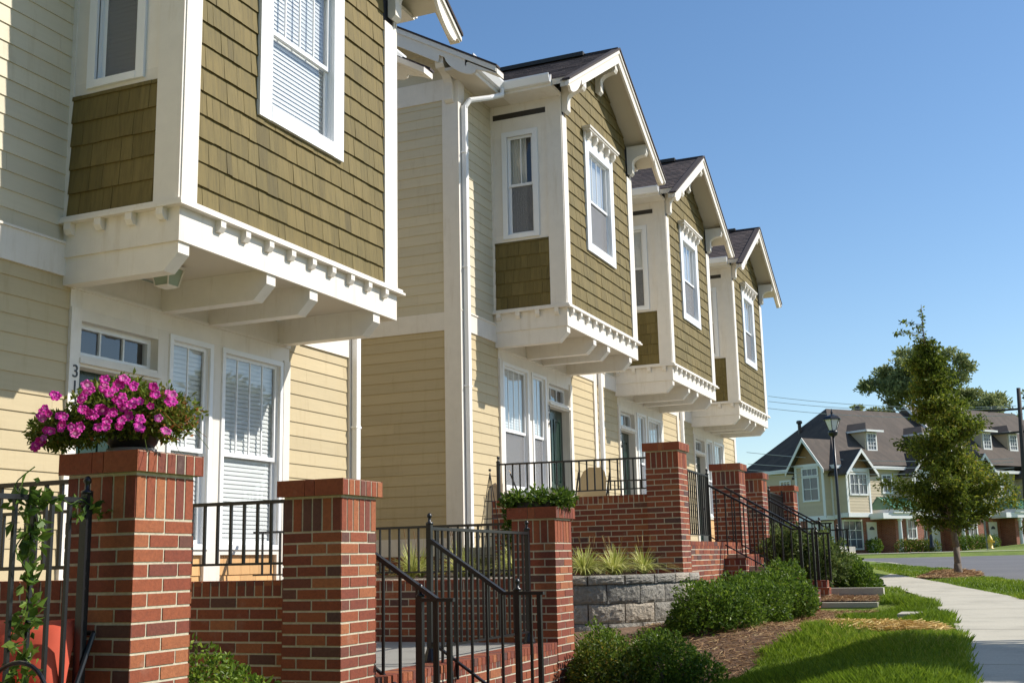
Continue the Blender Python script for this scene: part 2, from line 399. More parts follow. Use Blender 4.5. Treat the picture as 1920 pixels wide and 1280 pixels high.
# ------------------------------------------------------------------ windows
W = -7.28; F0 = -6.04; BW = 3.66
def window(parent, T, u0,u1,z0,z1, casing=.1, bars=3, blinds='both', screen=False, meet=None, hbar=False, curtain=False, label=None, name='window', sill=True, depth=.12, cas_top=None):
    """u0..z1 = opening; casing outside it.  depth = recess behind the wall face"""
    zm = meet if meet is not None else (z0+z1)/2
    ct = casing if cas_top is None else cas_top
    f = MB(); s=.045
    if casing>.001:
     f.tbox(T,u0-casing,u0,z0-casing*.8,z1+ct,-.01,.028,.5); f.tbox(T,u1,u1+casing,z0-casing*.8,z1+ct,-.01,.028,.5)
     f.tbox(T,u0,u1,z1,z1+ct,-.01,.0265,.5); f.tbox(T,u0,u1,z0-casing*.8,z0,-.01,.0325 if sill else .026,.5)
    # jamb liners / recess box
    for (a,b,c,d) in ((u0-.012,u0+.003,z0,z1),(u1-.003,u1+.012,z0,z1),(u0+.003,u1-.003,z1-.003,z1+.012),(u0+.003,u1-.003,z0-.012,z0+.003)):
        f.tbox(T,a,b,c,d,-depth,-.011,.5)
    # sashes
    for (a,b,dd) in ((zm-.018,z1,-.03),(z0,zm+.018,-.055)):
        f.tbox(T,u0,u0+s,a,b,dd-.022,dd,.8); f.tbox(T,u1-s,u1,a,b,dd-.022,dd,.8)
        f.tbox(T,u0+s,u1-s,b-s*.8,b,dd-.022,dd,.8); f.tbox(T,u0+s,u1-s,a,a+s*.95,dd-.022,dd,.8)
    for k in range(bars):
        x=u0+s+(u1-u0-2*s)*(k+1)/(bars+1); f.tbox(T,x-.008,x+.008,zm+.02,z1-s*.8,-.05,-.034,.8)
    if hbar: f.tbox(T,u0+s,u1-s,z1-.2,z1-.184,-.049,-.033,.8)
    w = f.build(name, 'white2', parent)
    if label: w['label']=label
    g = MB()
    g.poly([T(u0+s,zm+.017,-.041),T(u1-s,zm+.017,-.041),T(u1-s,z1-s*.8,-.041),T(u0+s,z1-s*.8,-.041)],.5)
    g.poly([T(u0+s,z0+s*.9,-.067),T(u1-s,z0+s*.9,-.067),T(u1-s,zm-.015,-.067),T(u0+s,zm-.015,-.067)],.5)
    g.build('pane','glass',w)
    if screen:
        q=MB(); q.tbox(T,u0+s,u1-s,z0+s*.9,zm-.015,-.0585,-.0565,.5); q.build('insect_screen','screen',w)
    b=MB(); b.tbox(T,u0,u1,z0,z1,-depth-.01,-depth,.5); b.build('backing','interior',w)
    if blinds:
        q=MB(); z=z1-.03; dd=-(depth-.03)
        while z>z0+.02:
            if blinds=='both' or z>zm:
                q.poly([T(u0+.012,z-.025,dd+.007),T(u1-.012,z-.025,dd+.007),T(u1-.012,z-.001,dd+.003),T(u0+.012,z-.001,dd+.003)],rnd.random())
                q.poly([T(u0+.012,z-.001,dd+.003),T(u1-.012,z-.001,dd+.003),T(u1-.012,z+.024,dd-.005),T(u0+.012,z+.024,dd-.005)],rnd.random())
            z-=.045
        q.tbox(T,u0+.01,u1-.01,z1-.05,z1-.005,dd-.02,dd+.014,.5)
        q.build('blinds','blinds',w)
    if curtain:
        q=MB(); n=14; pts=[]
        for k in range(n):
            a=u0+.02+(u1-u0)*.62*k/n; b_=u0+.02+(u1-u0)*.62*(k+1)/n; o=.012*(k%2)
            q.poly([T(a,z0+.02,-.09-o),T(b_,z0+.02,-.102+o),T(b_,z1-.02,-.102+o),T(a,z1-.02,-.09-o)],rnd.random())
        q.build('curtain','curtain',w)
    return w

# knee bracket, profile in (out, z) ; T maps (out, z, across)
def bracket(mb, T, out, h, w):
    pr=[(0,0),(0,-h),(.05,-h-.035),(.10,-h+.01),(.10,-h*.62)]
    for k in range(7):
        a=math.pi/2*k/6; pr.append((.10+(out-.16)*(1-math.cos(a)) , -h*.62+(h*.62-.2)*math.sin(a)))
    pr+= [(out-.03,-.2),(out,-.15),(out,0)]
    mb.prism(T, pr, -w/2, w/2, .6)

def dentil(mb, T, u, z, w=.07, h=.10, d=.062):   # T(u,v,d)
    TT=lambda a,b,c: T(u+c, z+b, a)
    mb.prism(TT, [(0,0),(d,0),(d,-h*.6),(d*.55,-h),(d*.15,-h),(0,-h*1.05)], -w/2, w/2, .6)

def text_obj(s, name, T, size, parent, m='black', ext=.004):
    cu = bpy.data.curves.new(name,'FONT'); cu.body=s; cu.size=size; cu.extrude=ext; cu.align_x='CENTER'; cu.align_y='CENTER'
    t = bpy.data.objects.new('tmp', cu); col.objects.link(t)
    bpy.context.view_layer.update()
    dg=bpy.context.evaluated_depsgraph_get(); me = bpy.data.meshes.new_from_object(t.evaluated_get(dg))
    bpy.data.objects.remove(t); 
    for v in me.vertices:
        v.co = Vector(T(v.co.x, v.co.y, v.co.z)) - parent.location
    me.materials.clear(); me.materials.append(M[m]); me.name=name
    ca = me.color_attributes.new('tint','FLOAT_COLOR','CORNER')
    o = bpy.data.objects.new(name, me); col.objects.link(o); o.parent=parent; return o

def roof_field(mb, T, polys, v0, exp=.135, th=.012):
    lap(mb, T, polys, v0, exp, (.25,.36), th, gap=.003, top=.1, jit=.004)

def townhouse(i, yL, yR, by, z0, mirror, floor, number, label, left_open=False, right_open=False, siding_from=None, foundation=None, screen=True):
    root = thing('townhouse', (W, (yL+yR)/2, floor), label, 'townhouse', 'attached townhouses in a row')
    P = root
    yS = siding_from if siding_from is not None else yL
    eL, eR = by+.11, by+3.40      # entry assembly
    zb0, zb1 = z0-.155, z0+.12    # band
    ze = z0+3.79                  # eave soffit
    bot = (foundation if foundation is not None else floor-.1)
    TW = TX(W)
    for (p,q) in ((yS,eL),(eR,yR)):
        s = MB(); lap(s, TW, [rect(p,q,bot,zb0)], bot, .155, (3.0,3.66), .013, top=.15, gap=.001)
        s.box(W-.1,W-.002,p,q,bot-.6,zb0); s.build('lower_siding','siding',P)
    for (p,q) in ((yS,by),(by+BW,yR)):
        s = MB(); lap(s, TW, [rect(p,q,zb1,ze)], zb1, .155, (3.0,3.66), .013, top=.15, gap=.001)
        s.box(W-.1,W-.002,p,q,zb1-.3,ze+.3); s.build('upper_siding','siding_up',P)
    for (p,q,r_) in ((yS,by+.02,by-.002),(by+BW-.02,yR,None)):
        s = MB(); s.box(W,W+.03,p,q,zb0,zb1); s.box(W,W+.045,p if r_ else p+.022,r_ or q,zb1,zb1+.02); s.build('band_board','white',P)
    # corner boards
    for (yy0,yy1,on) in ((yL,yL+.19,left_open),(yR-.17,yR-.0,True)):
        if not on and yy0==yL: continue
        c=MB(); c.box(W,W+.034,yy0,yy1,bot-.5,ze); 
        if yy0==yL and left_open: c.box(W-.24,W+.034,yL-.034,yL,bot-.5,ze)
        if yy1==yR and right_open: c.box(W-.24,W+.034,yR,yR+.034,bot-.5,ze)
        c.build('corner_board','white',P)
    # ---- entry assembly
    e = MB(); xo=W+.02
    e.box(W-.05,xo,eL,eR,z0-.40,z0+.02)             # header
    e.box(xo,xo+.02,eL,eR,z0-.245,z0-.215)
    def mir(a,b): return (a,b) if not mirror else (by+3.51-(b-by), by+3.51-(a-by))
    d0,d1 = mir(by+.25,by+1.24)      # door opening
    a0,a1 = mir(by+1.44,by+2.0)     # narrow window
    c0,c1 = mir(by+2.25,by+3.22)    # wide window
    zt = z0-.40; 
    wtop, wbot = z0-.47, z0-2.40
    # posts
    xs = sorted([(eL,None),(d0,d1),(a0,a1),(c0,c1),(eR,None)])
    lo_=eL
    for (p,q) in sorted([(d0,d1),(a0,a1),(c0,c1)]):
        e.box(W-.05,xo,lo_,p,floor-.02,zt); lo_=q
    e.box(W-.05,xo,lo_,eR,floor-.02,zt)
    for (p,q) in ((a0,a1),(c0,c1)):
        e.box(W-.05,xo,p,q,wtop,zt)
        e.box(W-.05,xo-.001,p,q,wbot-.1,wbot)
        e.box(W-.05,W-.03,p,q,floor-.02,wbot-.1)
    # left and right casings standing proud
    e.box(xo,xo+.02,eL,eL+.12,floor,zt); e.box(xo,xo+.02,eR-.12,eR,floor,zt)
    # transom surround
    tz0,tz1 = z0-.80, z0-.50
    e.box(W-.16,xo-.002,d0,d1,tz0-.10,tz0); 
    e.box(xo,xo+.035,d0-.03,d1+.03,tz0-.075,tz0-.03)
    e.box(W-.16,xo-.002,d0,d1,tz1,zt); e.box(W-.16,W-.05,d0-.02,d0,floor,zt); e.box(W-.16,W-.05,d1,d1+.02,floor,zt)
    e.build('entry_surround','white',P)
    TWo = TX(xo)
    window(P,TWo,a0,a1,wbot,wtop,casing=.0001,bars=1,blinds='both',screen=screen,meet=z0-1.5,hbar=False,sill=False)
    window(P,TWo,c0,c1,wbot,wtop,casing=.0001,bars=3,blinds='both',screen=screen,meet=z0-1.5,sill=False)
    # thin inner casings
    for (p,q) in ((a0,a1),(c0,c1)):
        k=MB()
        for (u,v,g,h) in ((p-.05,p,wbot-.05,wtop+.05),(q,q+.05,wbot-.05,wtop+.05),(p,q,wtop,wtop+.05),(p,q,wbot-.05,wbot)):
            k.tbox(TWo,u,v,g,h,0,.018,.5)
        k.build('window_casing','white2',P)
    # cedar panels
    for (p,q) in ((a0-.02,a1+.05),(c0-.05,c1+.02)):
        k=MB(); lap(k,TX(W-.03),[rect(p,q,floor-.02,wbot-.1)],floor-.02,.19,(.12,.3),.02,top=.4)
        k.build('cedar_panel','cedar',P)
    # transom + door
    t=MB(); s_=.045
    for (u,v,g,h) in ((d0,d0+s_,tz0,tz1),(d1-s_,d1,tz0,tz1),(d0+s_,d1-s_,tz1-s_,tz1),(d0+s_,d1-s_,tz0,tz0+s_)):
        t.tbox(TX(W-.1),u,v,g,h,-.03,.03,.6)
    for kx in (1,2):
        x=d0+s_+(d1-d0-2*s_)*kx/3; t.tbox(TX(W-.1),x-.009,x+.009,tz0+s_,tz1-s_,-.01,.015,.6)
    tr=t.build('transom_window','white2',P)
    g=MB(); g.poly([(W-.105,d0+s_,tz0+s_),(W-.105,d1-s_,tz0+s_),(W-.105,d1-s_,tz1-s_),(W-.105,d0+s_,tz1-s_)],.5); g.build('pane','glass',tr)
    g=MB(); g.box(W-.4,W-.15,d0,d1,tz0,tz1,.5); g.build('backing','interior',tr)
    TD=TX(W-.13); dz1=tz0-.10
    d=MB(); d.tbox(TD,d0,d1,floor,dz1,-.045,0,.5)
    wd=d1-d0
    for (p,q) in ((.13,.44),(.56,.87)):
        for (g_,h_) in ((.09,.38),(.46,.93)):
            u,v=d0+p*wd,d0+q*wd; g1,h1=floor+g_*(dz1-floor),floor+h_*(dz1-floor)
            for (aa,bb,cc,dd) in ((u,u+.03,g1,h1),(v-.03,v,g1,h1),(u+.03,v-.03,h1-.03,h1),(u+.03,v-.03,g1,g1+.03)): d.tbox(TD,aa,bb,cc,dd,0,.014,.5)
            d.tbox(TD,u+.06,v-.06,g1+.06,h1-.06,0,.01,.5)
    dr=d.build('front_door','green_door',P)
    hx = d1-.09 if mirror==False else d0+.09
    d=MB(); d.tube((W-.13,hx,floor+1.02),(W-.07,hx,floor+1.02),.012); d.ball((W-.06,hx,floor+1.02),.03); d.tbox(TD,hx-.02,hx+.02,floor+.93,floor+1.12,0,.008); d.build('door_handle','steel',dr)
    # house number, digits stacked
    ny = d0-.07 if not mirror else d1-wd-.07
    for k_,ch in enumerate(number):
        zz = dz1-.06-.135*k_
        text_obj(ch,'house_number_digit',lambda x,y,z,ny=ny,zz=zz:(xo+.022+z, ny+x, zz+y),.155,P)
    # ---- bay
    b = MB(); xf=F0-.022
    # underside soffit deck, side fascias and front fascia
    b.box(W,xf,by+.02,by+BW-.02,z0+.04,z0+.08,.5)
    bay = b.build('bay_floor','soffit',P)
    f=MB()
    f.box(F0-.03,F0,by,by+BW,z0,z0+.286,.5); f.box(W,F0-.03,by,by+.03,z0,z0+.286,.5); f.box(W,F0-.03,by+BW-.03,by+BW,z0,z0+.286,.5)
    f.build('fascia','white',P)
    f=MB(); e_=.072
    f.box(W,F0+e_,by-e_,by+BW+e_,z0+.286,z0+.312,.5); f.box(W,F0+e_-.02,by-e_+.02,by+BW+e_-.02,z0+.312,z0+.345,.5)
    cor=f.build('cornice','white',P)
    TF=TX(F0); TS=TNY(by)
    us=[.5+.355*k for k in range(9)] if i==0 else [.14+.355*k for k in range(10)]
    for u in us:
        d=MB(); dentil(d,TF,by+u,z0+.286); d.build('dentil','white',cor)
    for X in (F0-.16,F0-.48,F0-.81,F0-1.14):
        d=MB(); dentil(d,TS,X,z0+.286); d.build('dentil','white',cor)
    # beams
    for u in (.09,1.32,2.03,3.25):
        d=MB(); TT=lambda a,b_,c,u=u:(a,by+u+c,b_)
        d.prism(TT,[(W,z0+.04),(W,z0-.235),(F0-.16,z0-.235),(F0-.02,z0-.095),(F0-.02,z0-.0),(F0-.045,z0+.04)],-.07,.07,.6)
        d.build('beam','white',P)
    # porch lamp under the bay (on the house 1 side)
    ly = by+.72 if not mirror else by+2.6
    if i in (0,):
        l=MB(); lx=-6.75; l.box(lx-.08,lx+.08,ly-.08,ly+.08,z0+.02,z0+.04,.5)
        l.hexa([(lx-.05,ly-.05,z0-.17),(lx+.05,ly-.05,z0-.17),(lx+.05,ly+.05,z0-.17),(lx-.05,ly+.05,z0-.17),(lx-.075,ly-.075,z0-.155),(lx+.075,ly-.075,z0-.155),(lx+.075,ly+.075,z0-.155),(lx-.075,ly+.075,z0-.155)],.5)
        for sx in (-1,1):
            for sy in (-1,1): l.tube((lx+sx*.07,ly+sy*.07,z0-.16),(lx+sx*.105,ly+sy*.105,z0+.02),.007)
        l.hexa([(lx-.1,ly-.1,z0+.0),(lx+.1,ly-.1,z0+.0),(lx+.1,ly+.1,z0+.0),(lx-.1,ly+.1,z0+.0),(lx-.115,ly-.115,z0+.02),(lx+.115,ly-.115,z0+.02),(lx+.115,ly+.115,z0+.02),(lx-.115,ly+.115,z0+.02)],.5)
        lm=l.build('porch_lamp','white',P)
        l=MB(); l.hexa([(lx-.066,ly-.066,z0-.155),(lx+.066,ly-.066,z0-.155),(lx+.066,ly+.066,z0-.155),(lx-.066,ly+.066,z0-.155),(lx-.095,ly-.095,z0-.002),(lx+.095,ly-.095,z0-.002),(lx+.095,ly+.095,z0-.002),(lx-.095,ly+.095,z0-.002)],.5)
        l.build('lamp_glass','porchglass',lm)
    else:
        l=MB(); l.lathe((-6.7,ly,z0+.04),[(.10,0),(.10,-.02),(.075,-.05),(.03,-.07)],16); l.build('porch_lamp','white2',P)
    # bay side (facing -Y): white panels round the window and the shingle panel
    zA=z0+.345; sw0,sw1=-6.99,-6.54; sz0,sz1=z0+1.555,z0+3.19
    c=MB(); TS=TNY(by)
    def pan(u0,u1,v0,v1,d=0.0): c.tbox(TS,u0,u1,v0,v1,-.04,d,rnd.random())
    pan(W,F0-.005,zA,sz0); pan(W,sw0,sz0,sz1); pan(sw1,F0-.005,sz0,sz1); pan(W,F0-.005,sz1,z0+3.80)
    c.tbox(TS,F0-.26,F0,zA,z0+3.80,0,.022,.5)     # corner board
    c.tbox(TS,W,W+.05,zA,z0+3.80,0,.012,.5)
    c.build('bay_side_panel','white',P)
    c=MB(); c.box(W,F0-.01,by+BW-.04,by+BW,zA,z0+3.8); c.box(F0-.26,F0,by+BW,by+BW+.022,zA,z0+3.80); c.build('bay_side_panel','white',P)
    window(P,TS,sw0,sw1,sz0,sz1,casing=.085,bars=1,blinds=False if i==1 else 'both',screen=True,curtain=(i==1))
    c=MB(); lap(c,TS,[rect(W+.05,F0-.26,zA,z0+1.44)],zA,.2125,(.09,.24),.022,jit=.003); c.build('side_shingles','shingle',P)
    c=MB(); c.tbox(TS,W+.03,F0-.27,z0+3.51,z0+3.60,0,.006,.5); c.build('dark_strip','dark_strip',P)
    # bay front: shingles
    zap = z0+5.10; wy0,wy1,wz0,wz1 = by+1.22,by+2.30,z0+1.60,z0+3.22
    cas=.19
    o0,o1,oz0,oz1 = wy0-cas,wy1+cas,wz0-.13,wz1+.19
    yl,yr = by+.20,by+BW-.28
    slope=.597
    zt_ = lambda y: zap-.06-slope*abs(y-(by+BW/2))
    polys=[rect(yl,yr,zA,oz0),rect(yl,o0,oz0,oz1),rect(o1,yr,oz0,oz1),rect(yl,yr,oz1,z0+3.80)]
    gb=[(by-.0,z0+3.80),(by+BW,z0+3.80),(by+BW,zt_(by+BW)),(by+BW/2,zap-.06),(by,zt_(by))]
    polys.append([(yl,z0+3.80),(yr,z0+3.80),(yr,zt_(yr)),(by+BW/2,zap-.06),(yl,zt_(yl))])
    c=MB(); lap(c,TX(F0-.022),polys,zA-.02,.2125,(.07,.21),.024,jit=.003); c.build('front_shingles','shingle',P)
    c=MB(); 
    for q in (rect(by,wy0,zA,z0+3.8),rect(wy1,by+BW,zA,z0+3.8),rect(wy0,wy1,zA,wz0),rect(wy0,wy1,wz1,z0+3.8)):
        c.box(F0-.06,F0-.023,q[0][0],q[2][0],q[0][1],q[2][1],.5)
    c.prism(lambda u,v,d:(F0-.06+d,u,v),gb,0,.037,.5)
    c.build('bay_sheathing','interior',P)
    for (a,b_) in ((by,by+.20),(by+BW-.28,by+BW)):
        c=MB(); c.box(F0-.022,F0+.012,a,b_,zA,z0+3.42 if a==by else z0+3.42,.5); c.build('corner_board','white',P)
    # front window
    window(P,TX(F0),wy0,wy1,wz0,wz1,casing=cas,bars=3,blinds='both',screen=screen,meet=z0+2.38,depth=.14,cas_top=.17,name='bay_window')
    # hood with corbels
    h=MB(); h.box(F0,F0+.15,o0-.05,o1+.05,oz1+.13,oz1+.165,.5); h.box(F0,F0+.13,o0-.03,o1+.03,oz1+.10,oz1+.13,.5); h.box(F0,F0+.03,o0,o1,oz1-.02,oz1+.10,.5)
    for k in range(5): dentil(h,TX(F0+.03),o0+.1+(o1-o0-.2)*k/4,oz1+.10,.07,.13,.085)
    h.build('window_hood','white',P)
    # ---- bay roof
    yc=by+BW/2; XG=-5.61; zr=z0+5.20; TL_=.13
    ov=.42; ovf=.82
    rs=MB(); nrm=math.sqrt(1+slope**2)
    zm=z0+3.90; xe=-6.92; ms=.575           # main roof
    xr = xe-(zr-zm)/ms                       # where the bay ridge meets the main roof
    L1=(BW/2+ov)*nrm; L2=(BW/2+ovf)*nrm
    for sg in (-1,1):
        def T(u,v,d,sg=sg):   # u=X, v=distance up slope from the ridge (negative = down)
            return (u, yc-sg*v/nrm*1.0 if False else yc+sg*(-v)/nrm, zr+v*slope/nrm+d)
        pl=[[(XG,0),(XG,-L2),(XG-TL_,-L2),(XG-TL_,0)],[(XG-TL_,0),(XG-TL_,-L1),(xe+.02,-L1),(xr,0)]]
        roof_field(rs,T,pl,-L2)
    rs.box(xr,XG+.01,yc-.07,yc+.07,zr-.035,zr+.018,.2)
    for sg in (-1,1):
        y1=yc+sg*(BW/2+ovf+.015); zz=zr-slope*(BW/2+ovf+.015)
        rs.hexa([(XG-.09,yc,zr-.004),(XG+.035,yc,zr-.004),(XG+.035,y1,zz-.004),(XG-.09,y1,zz-.004),(XG-.09,yc,zr+.034),(XG+.035,yc,zr+.034),(XG+.035,y1,zz+.034),(XG-.09,y1,zz+.034)],.15)
    rf=rs.build('bay_roof','roof',P)
    rs=MB()   # ridge vent
    rs.box(xr+.2,XG-.62,yc-.12,yc+.12,zr-.02,zr+.055,.1); rs.build('ridge_vent','dark_strip',rf)
    # deck + soffit under front overhang and eave
    sf=MB()
    for sg in (-1,1):
        for (x0,x1,Ln,la) in ((XG-TL_,XG-.0,L2,0),(xe,XG-TL_,L1,0)):
            q=[]
            Ln-=.006; y1=yc+sg*Ln/nrm; zz=zr-Ln*slope/nrm
            sf.hexa([(x0,yc,zr-.10),(x1,yc,zr-.10),(x1,y1,zz-.10),(x0,y1,zz-.10),(x0,yc,zr-.004),(x1,yc,zr-.004),(x1,y1,zz-.004),(x0,y1,zz-.004)],.5)
    sf.build('roof_soffit','soffit',rf)
    # level boxed soffit + fascia along left and right eaves
    for sg,yw in ((-1,by),(1,by+BW)):
        g=MB(); ya=yw; yb=yw+sg*ov; a,b_=min(ya,yb),max(ya,yb)
        g.box(xe+.02,XG-.42,a,b_,z0+3.74,z0+3.79,.5)
        y1_,y2_=(yb,yb+.02*sg); g.box(xe,XG-.42,min(y1_,y2_),max(y1_,y2_),z0+3.74,z0+3.93,.5)
        g.build('eave_fascia','white',rf)
        g=MB(); q1=yb+.02*sg; TG=lambda u,v,d,sg=sg,q1=q1:(d,q1+sg*u,v)
        g.prism(TG,[(0,z0+3.79),(.07,z0+3.79),(.09,z0+3.83),(.12,z0+3.89),(.12,z0+3.915),(.10,z0+3.915),(.10,z0+3.90),(.075,z0+3.85),(.06,z0+3.81),(.015,z0+3.81),(.015,z0+3.91),(0,z0+3.91)],xe,XG-.42,.6)
        g.build('gutter','white2',rf)
    # bargeboards with scalloped tails
    for sg in (-1,1):
        def TB(u,v,d,sg=sg): # u along slope down from apex (horizontal distance), v below roof line
            return (XG-.045+d, yc+sg*u, zr-slope*u-.02+v)
        full=BW/2+ovf
        pr=[(0,0),(full,0),(full,-.07),(full-.06,-.085),(full-.10,-.12)]
        for k in range(9):
            a=math.pi*k/8; pr.append((full-.36+.26*math.cos(a), -.12-.13*math.sin(a)))
        pr+= [(full-.64,-.12),(full-.66,-.21),(0,-.23)]
        g=MB(); g.prism(TB,pr,0,.04,.6)
        g.prism(TB,[(0,.012),(full+.01,.012),(full+.01,-.05),(0,-.05)],.04,.062,.6)
        g.build('bargeboard','white',rf)
    # knee brackets
    for yy,zz in ((by+.10,zt_(by+.1)+.0),(by+BW-.12,zt_(by+BW-.12)),(yc,zap-.12)):
        g=MB(); TT=lambda a,b_,c,yy=yy,zz=zz:(F0+a,yy+c,zz+b_)
        bracket(g,TT,.38,.52,.14); g.build('bracket','white',rf)
    # ---- main roof
    ya=yL-(.45 if left_open else 0); yb=yR+(.45 if right_open else 0)
    xR=-12.2; zR=zm+ms*(xe-xR); nm=math.sqrt(1+ms*ms)
    rs=MB()
    T=lambda u,v,d:(xe-v/nm,u,zm+v*ms/nm+d)
    Lr=(xe-xR)*nm
    kk=(BW/2+ov)*0+0
    # cut by the bay roof: keep left/right strips and the part above the valley
    yvl=yc-(BW/2+ov); yvr=yc+(BW/2+ov); vr=(xe-xr)*nm
    pl=[[(ya,0),(yvl,0),(yc,vr),(yc,Lr),(ya,Lr)],[(yvr,0),(yb,0),(yb,Lr),(yc,Lr),(yc,vr)]]
    # split into convex pieces
    pl=[[(ya,0),(yvl,0),(yc,vr),(ya,vr)],[(ya,vr),(yc,vr),(yc,Lr),(ya,Lr)],[(yvr,0),(yb,0),(yb,vr),(yc,vr)],[(yc,vr),(yb,vr),(yb,Lr),(yc,Lr)]]
    roof_field(rs,T,pl,0)
    rs.hexa([(xR,ya,zR-.1),(xR,yb,zR-.1),(2*xR-xe,yb,zm-.1),(2*xR-xe,ya,zm-.1),(xR,ya,zR),(xR,yb,zR),(2*xR-xe,yb,zm),(2*xR-xe,ya,zm)],.4)
    for on_,yy_ in ((left_open,ya),(right_open,yb)):
        if on_:
            xt=xe+.53; zt2=zm-ms*.53; y0_,y1_=(yy_-.035,yy_+.09) if yy_==ya else (yy_-.09,yy_+.035)
            rs.hexa([(xt,y0_,zt2+.022),(xt,y1_,zt2+.022),(xR,y1_,zR+.022),(xR,y0_,zR+.022),(xt,y0_,zt2+.055),(xt,y1_,zt2+.055),(xR,y1_,zR+.055),(xR,y0_,zR+.055)],.15)
    mr=rs.build('main_roof','roof',P)
    xq=xe-.005; sf=MB(); sf.hexa([(xq,ya+.003,zm-.10),(xq,yb-.003,zm-.10),(xR,yb-.003,zR-.10),(xR,ya+.003,zR-.10),(xq,ya+.003,zm-.005),(xq,yb-.003,zm-.005),(xR,yb-.003,zR-.005),(xR,ya+.003,zR-.005)],.5)
    sf.box(W,xe+.017,ya+.04 if left_open else ya,by-.003,z0+3.742,z0+3.787,.5); sf.box(W,xe+.017,by+BW+.003,yb-.04,z0+3.742,z0+3.787,.5)
    sf.build('roof_soffit','soffit',mr)
    for (a,b_) in ((ya+.0,yvl+.0),(yvr,yb)):
        if b_-a<.1: continue
        g=MB(); g.box(xe,xe+.02,a,b_,z0+3.74,z0+3.93,.5)
        TG=lambda u,v,d:(xe+.02+u,d,v)
        g.prism(TG,[(0,z0+3.79),(.07,z0+3.79),(.09,z0+3.83),(.12,z0+3.89),(.12,z0+3.915),(.10,z0+3.915),(.10,z0+3.90),(.075,z0+3.85),(.06,z0+3.81),(.015,z0+3.81),(.015,z0+3.91),(0,z0+3.91)],a,b_,.6)
        g.build('gutter','white2',mr)
    for on,yy in ((left_open,ya),(right_open,yb)):
        if not on: continue
        sgn = -1 if yy==ya else 1
        def TB(u,v,d,yy=yy,sgn=sgn): return (xe+.50-u, yy+sgn*d, zm-ms*.50+ms*u-.0+v)
        Lb=xe+.50-xR
        pr=[(0,.0),(Lb,.0),(Lb,-.27),(.95,-.27),(.93,-.15),(.86,-.15)]
        for k in range(9):
            a=math.pi*k/8; pr.append((.58+.26*math.cos(a),-.15-.14*math.sin(a)))
        pr+=[(.22,-.13),(.12,-.10),(0,-.09)]
        g=MB(); g.prism(TB,pr,-.04,0,.6); g.prism(TB,[(-.01,.02),(Lb,.02),(Lb,-.06),(-.01,-.06)],0,.025,.6)
        g.build('bargeboard','white',mr)
        # tail roof piece
        g=MB(); T=lambda u,v,d:(xe+.52-v/nm,u,zm-ms*.52+v*ms/nm+d)
        a_,b_=(yy,yy+.24) if sgn<0 else (yy-.24,yy)
        roof_field(g,T,[rect(a_,b_,0,.52*nm)],0)
        g.build('roof_tail','roof',mr); g=MB()
        g.hexa([(xe+.52,a_,zm-ms*.52-.08),(xe+.52,b_,zm-ms*.52-.08),(xe+.003,b_,zm-.08),(xe+.003,a_,zm-.08),(xe+.52,a_,zm-ms*.52-.003),(xe+.52,b_,zm-ms*.52-.003),(xe+.003,b_,zm-.003),(xe+.003,a_,zm-.003)],.3)
        g.build('roof_soffit','white',mr)
        for X in (W-.1,W-1.35,W-3.0):
            g=MB(); yw = yL if sgn<0 else yR
            TT=lambda a,b2,c,X=X:(X+c, yw+sgn*a, zm+ms*(xe-X)-.13+b2)
            bracket(g,TT,.40,.62 if X>W-.5 else .42,.14); g.build('bracket','white',mr)
        # side wall
        s=MB(); TT=TNY(yL) if sgn<0 else TPY(yR)
        xb=-17.0; zf=z0+3.46
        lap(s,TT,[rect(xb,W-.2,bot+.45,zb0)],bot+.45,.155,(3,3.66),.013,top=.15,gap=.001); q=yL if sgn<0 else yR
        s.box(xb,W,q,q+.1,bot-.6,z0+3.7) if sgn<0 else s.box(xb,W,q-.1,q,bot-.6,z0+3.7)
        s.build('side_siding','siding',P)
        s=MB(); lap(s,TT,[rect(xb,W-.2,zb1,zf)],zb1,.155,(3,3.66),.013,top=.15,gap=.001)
        ztop=lambda X: zm+ms*(xe-X)-.12
        lap(s,TT,[[(xR,z0+3.80),(W-.2,z0+3.80),(W-.2,ztop(W-.2)),(xR,ztop(xR))]],z0+3.80,.155,(3,3.66),.013,top=.15,gap=.001)
        s.prism(lambda u,v,d:TT(u,v,d),[(W,z0+3.6),(W,ztop(W)),(xR,ztop(xR)),(2*xR-W,ztop(W)),(2*xR-W,z0+3.6)],-.1,-.003,.5)
        s.build('side_upper_siding','siding_up',P)
        s=MB(); s.tbox(TT,xb,W-.2,zb0,zb1,0,.03,.5); s.tbox(TT,xb,W-.2,zf,z0+3.80,0,.032,.5); s.tbox(TT,xb,W-.2,bot+.2,bot+.45,0,.03,.5)
        s.build('side_trim','white',P)
        # brick foundation
        s=MB(); s.tbox(TT,xb,W+.02,bot-.6,bot+.2,0,.02,.5,1); bricks(s,lambda u,v,d:TT(u,v,d+.02),W-3.0,W+.02,bot-.6+.0,bot+.2); s.build('foundation',['brick','mortar'],P)
    # downspout
    dy = yL+.10+ (.0) if left_open else yL+.05
    if i==0: dy=None
    def spout(y, goose):
        g=MB(); zz=z0+3.80; T2=lambda a,b_: (a,b_)
        pts=[(xe+.09,y+goose,zz),(xe+.09,y+goose,zz-.10),(xe-.02,y+goose*.6,zz-.22),(W+.14,y+.06,zz-.34),(W+.085,y,zz-.46),(W+.085,y,floor-.3)]
        g.path([pts[0],pts[1]],.038,10); 
        # rectangular pipe for the long run
        for a,b_ in zip(pts[1:-2],pts[2:-1]): g.tube(a,b_,.042,None,10)
        g.box(W+.045,W+.115,y-.045,y+.045,floor-.3,zz-.45,.5)
        for zc in (zz-1.2,zz-3.0,zz-4.8): g.box(W+.03,W+.12,y-.06,y+.06,zc-.012,zc+.012,.5)
        g.build('downspout','white2',P,smooth=False)
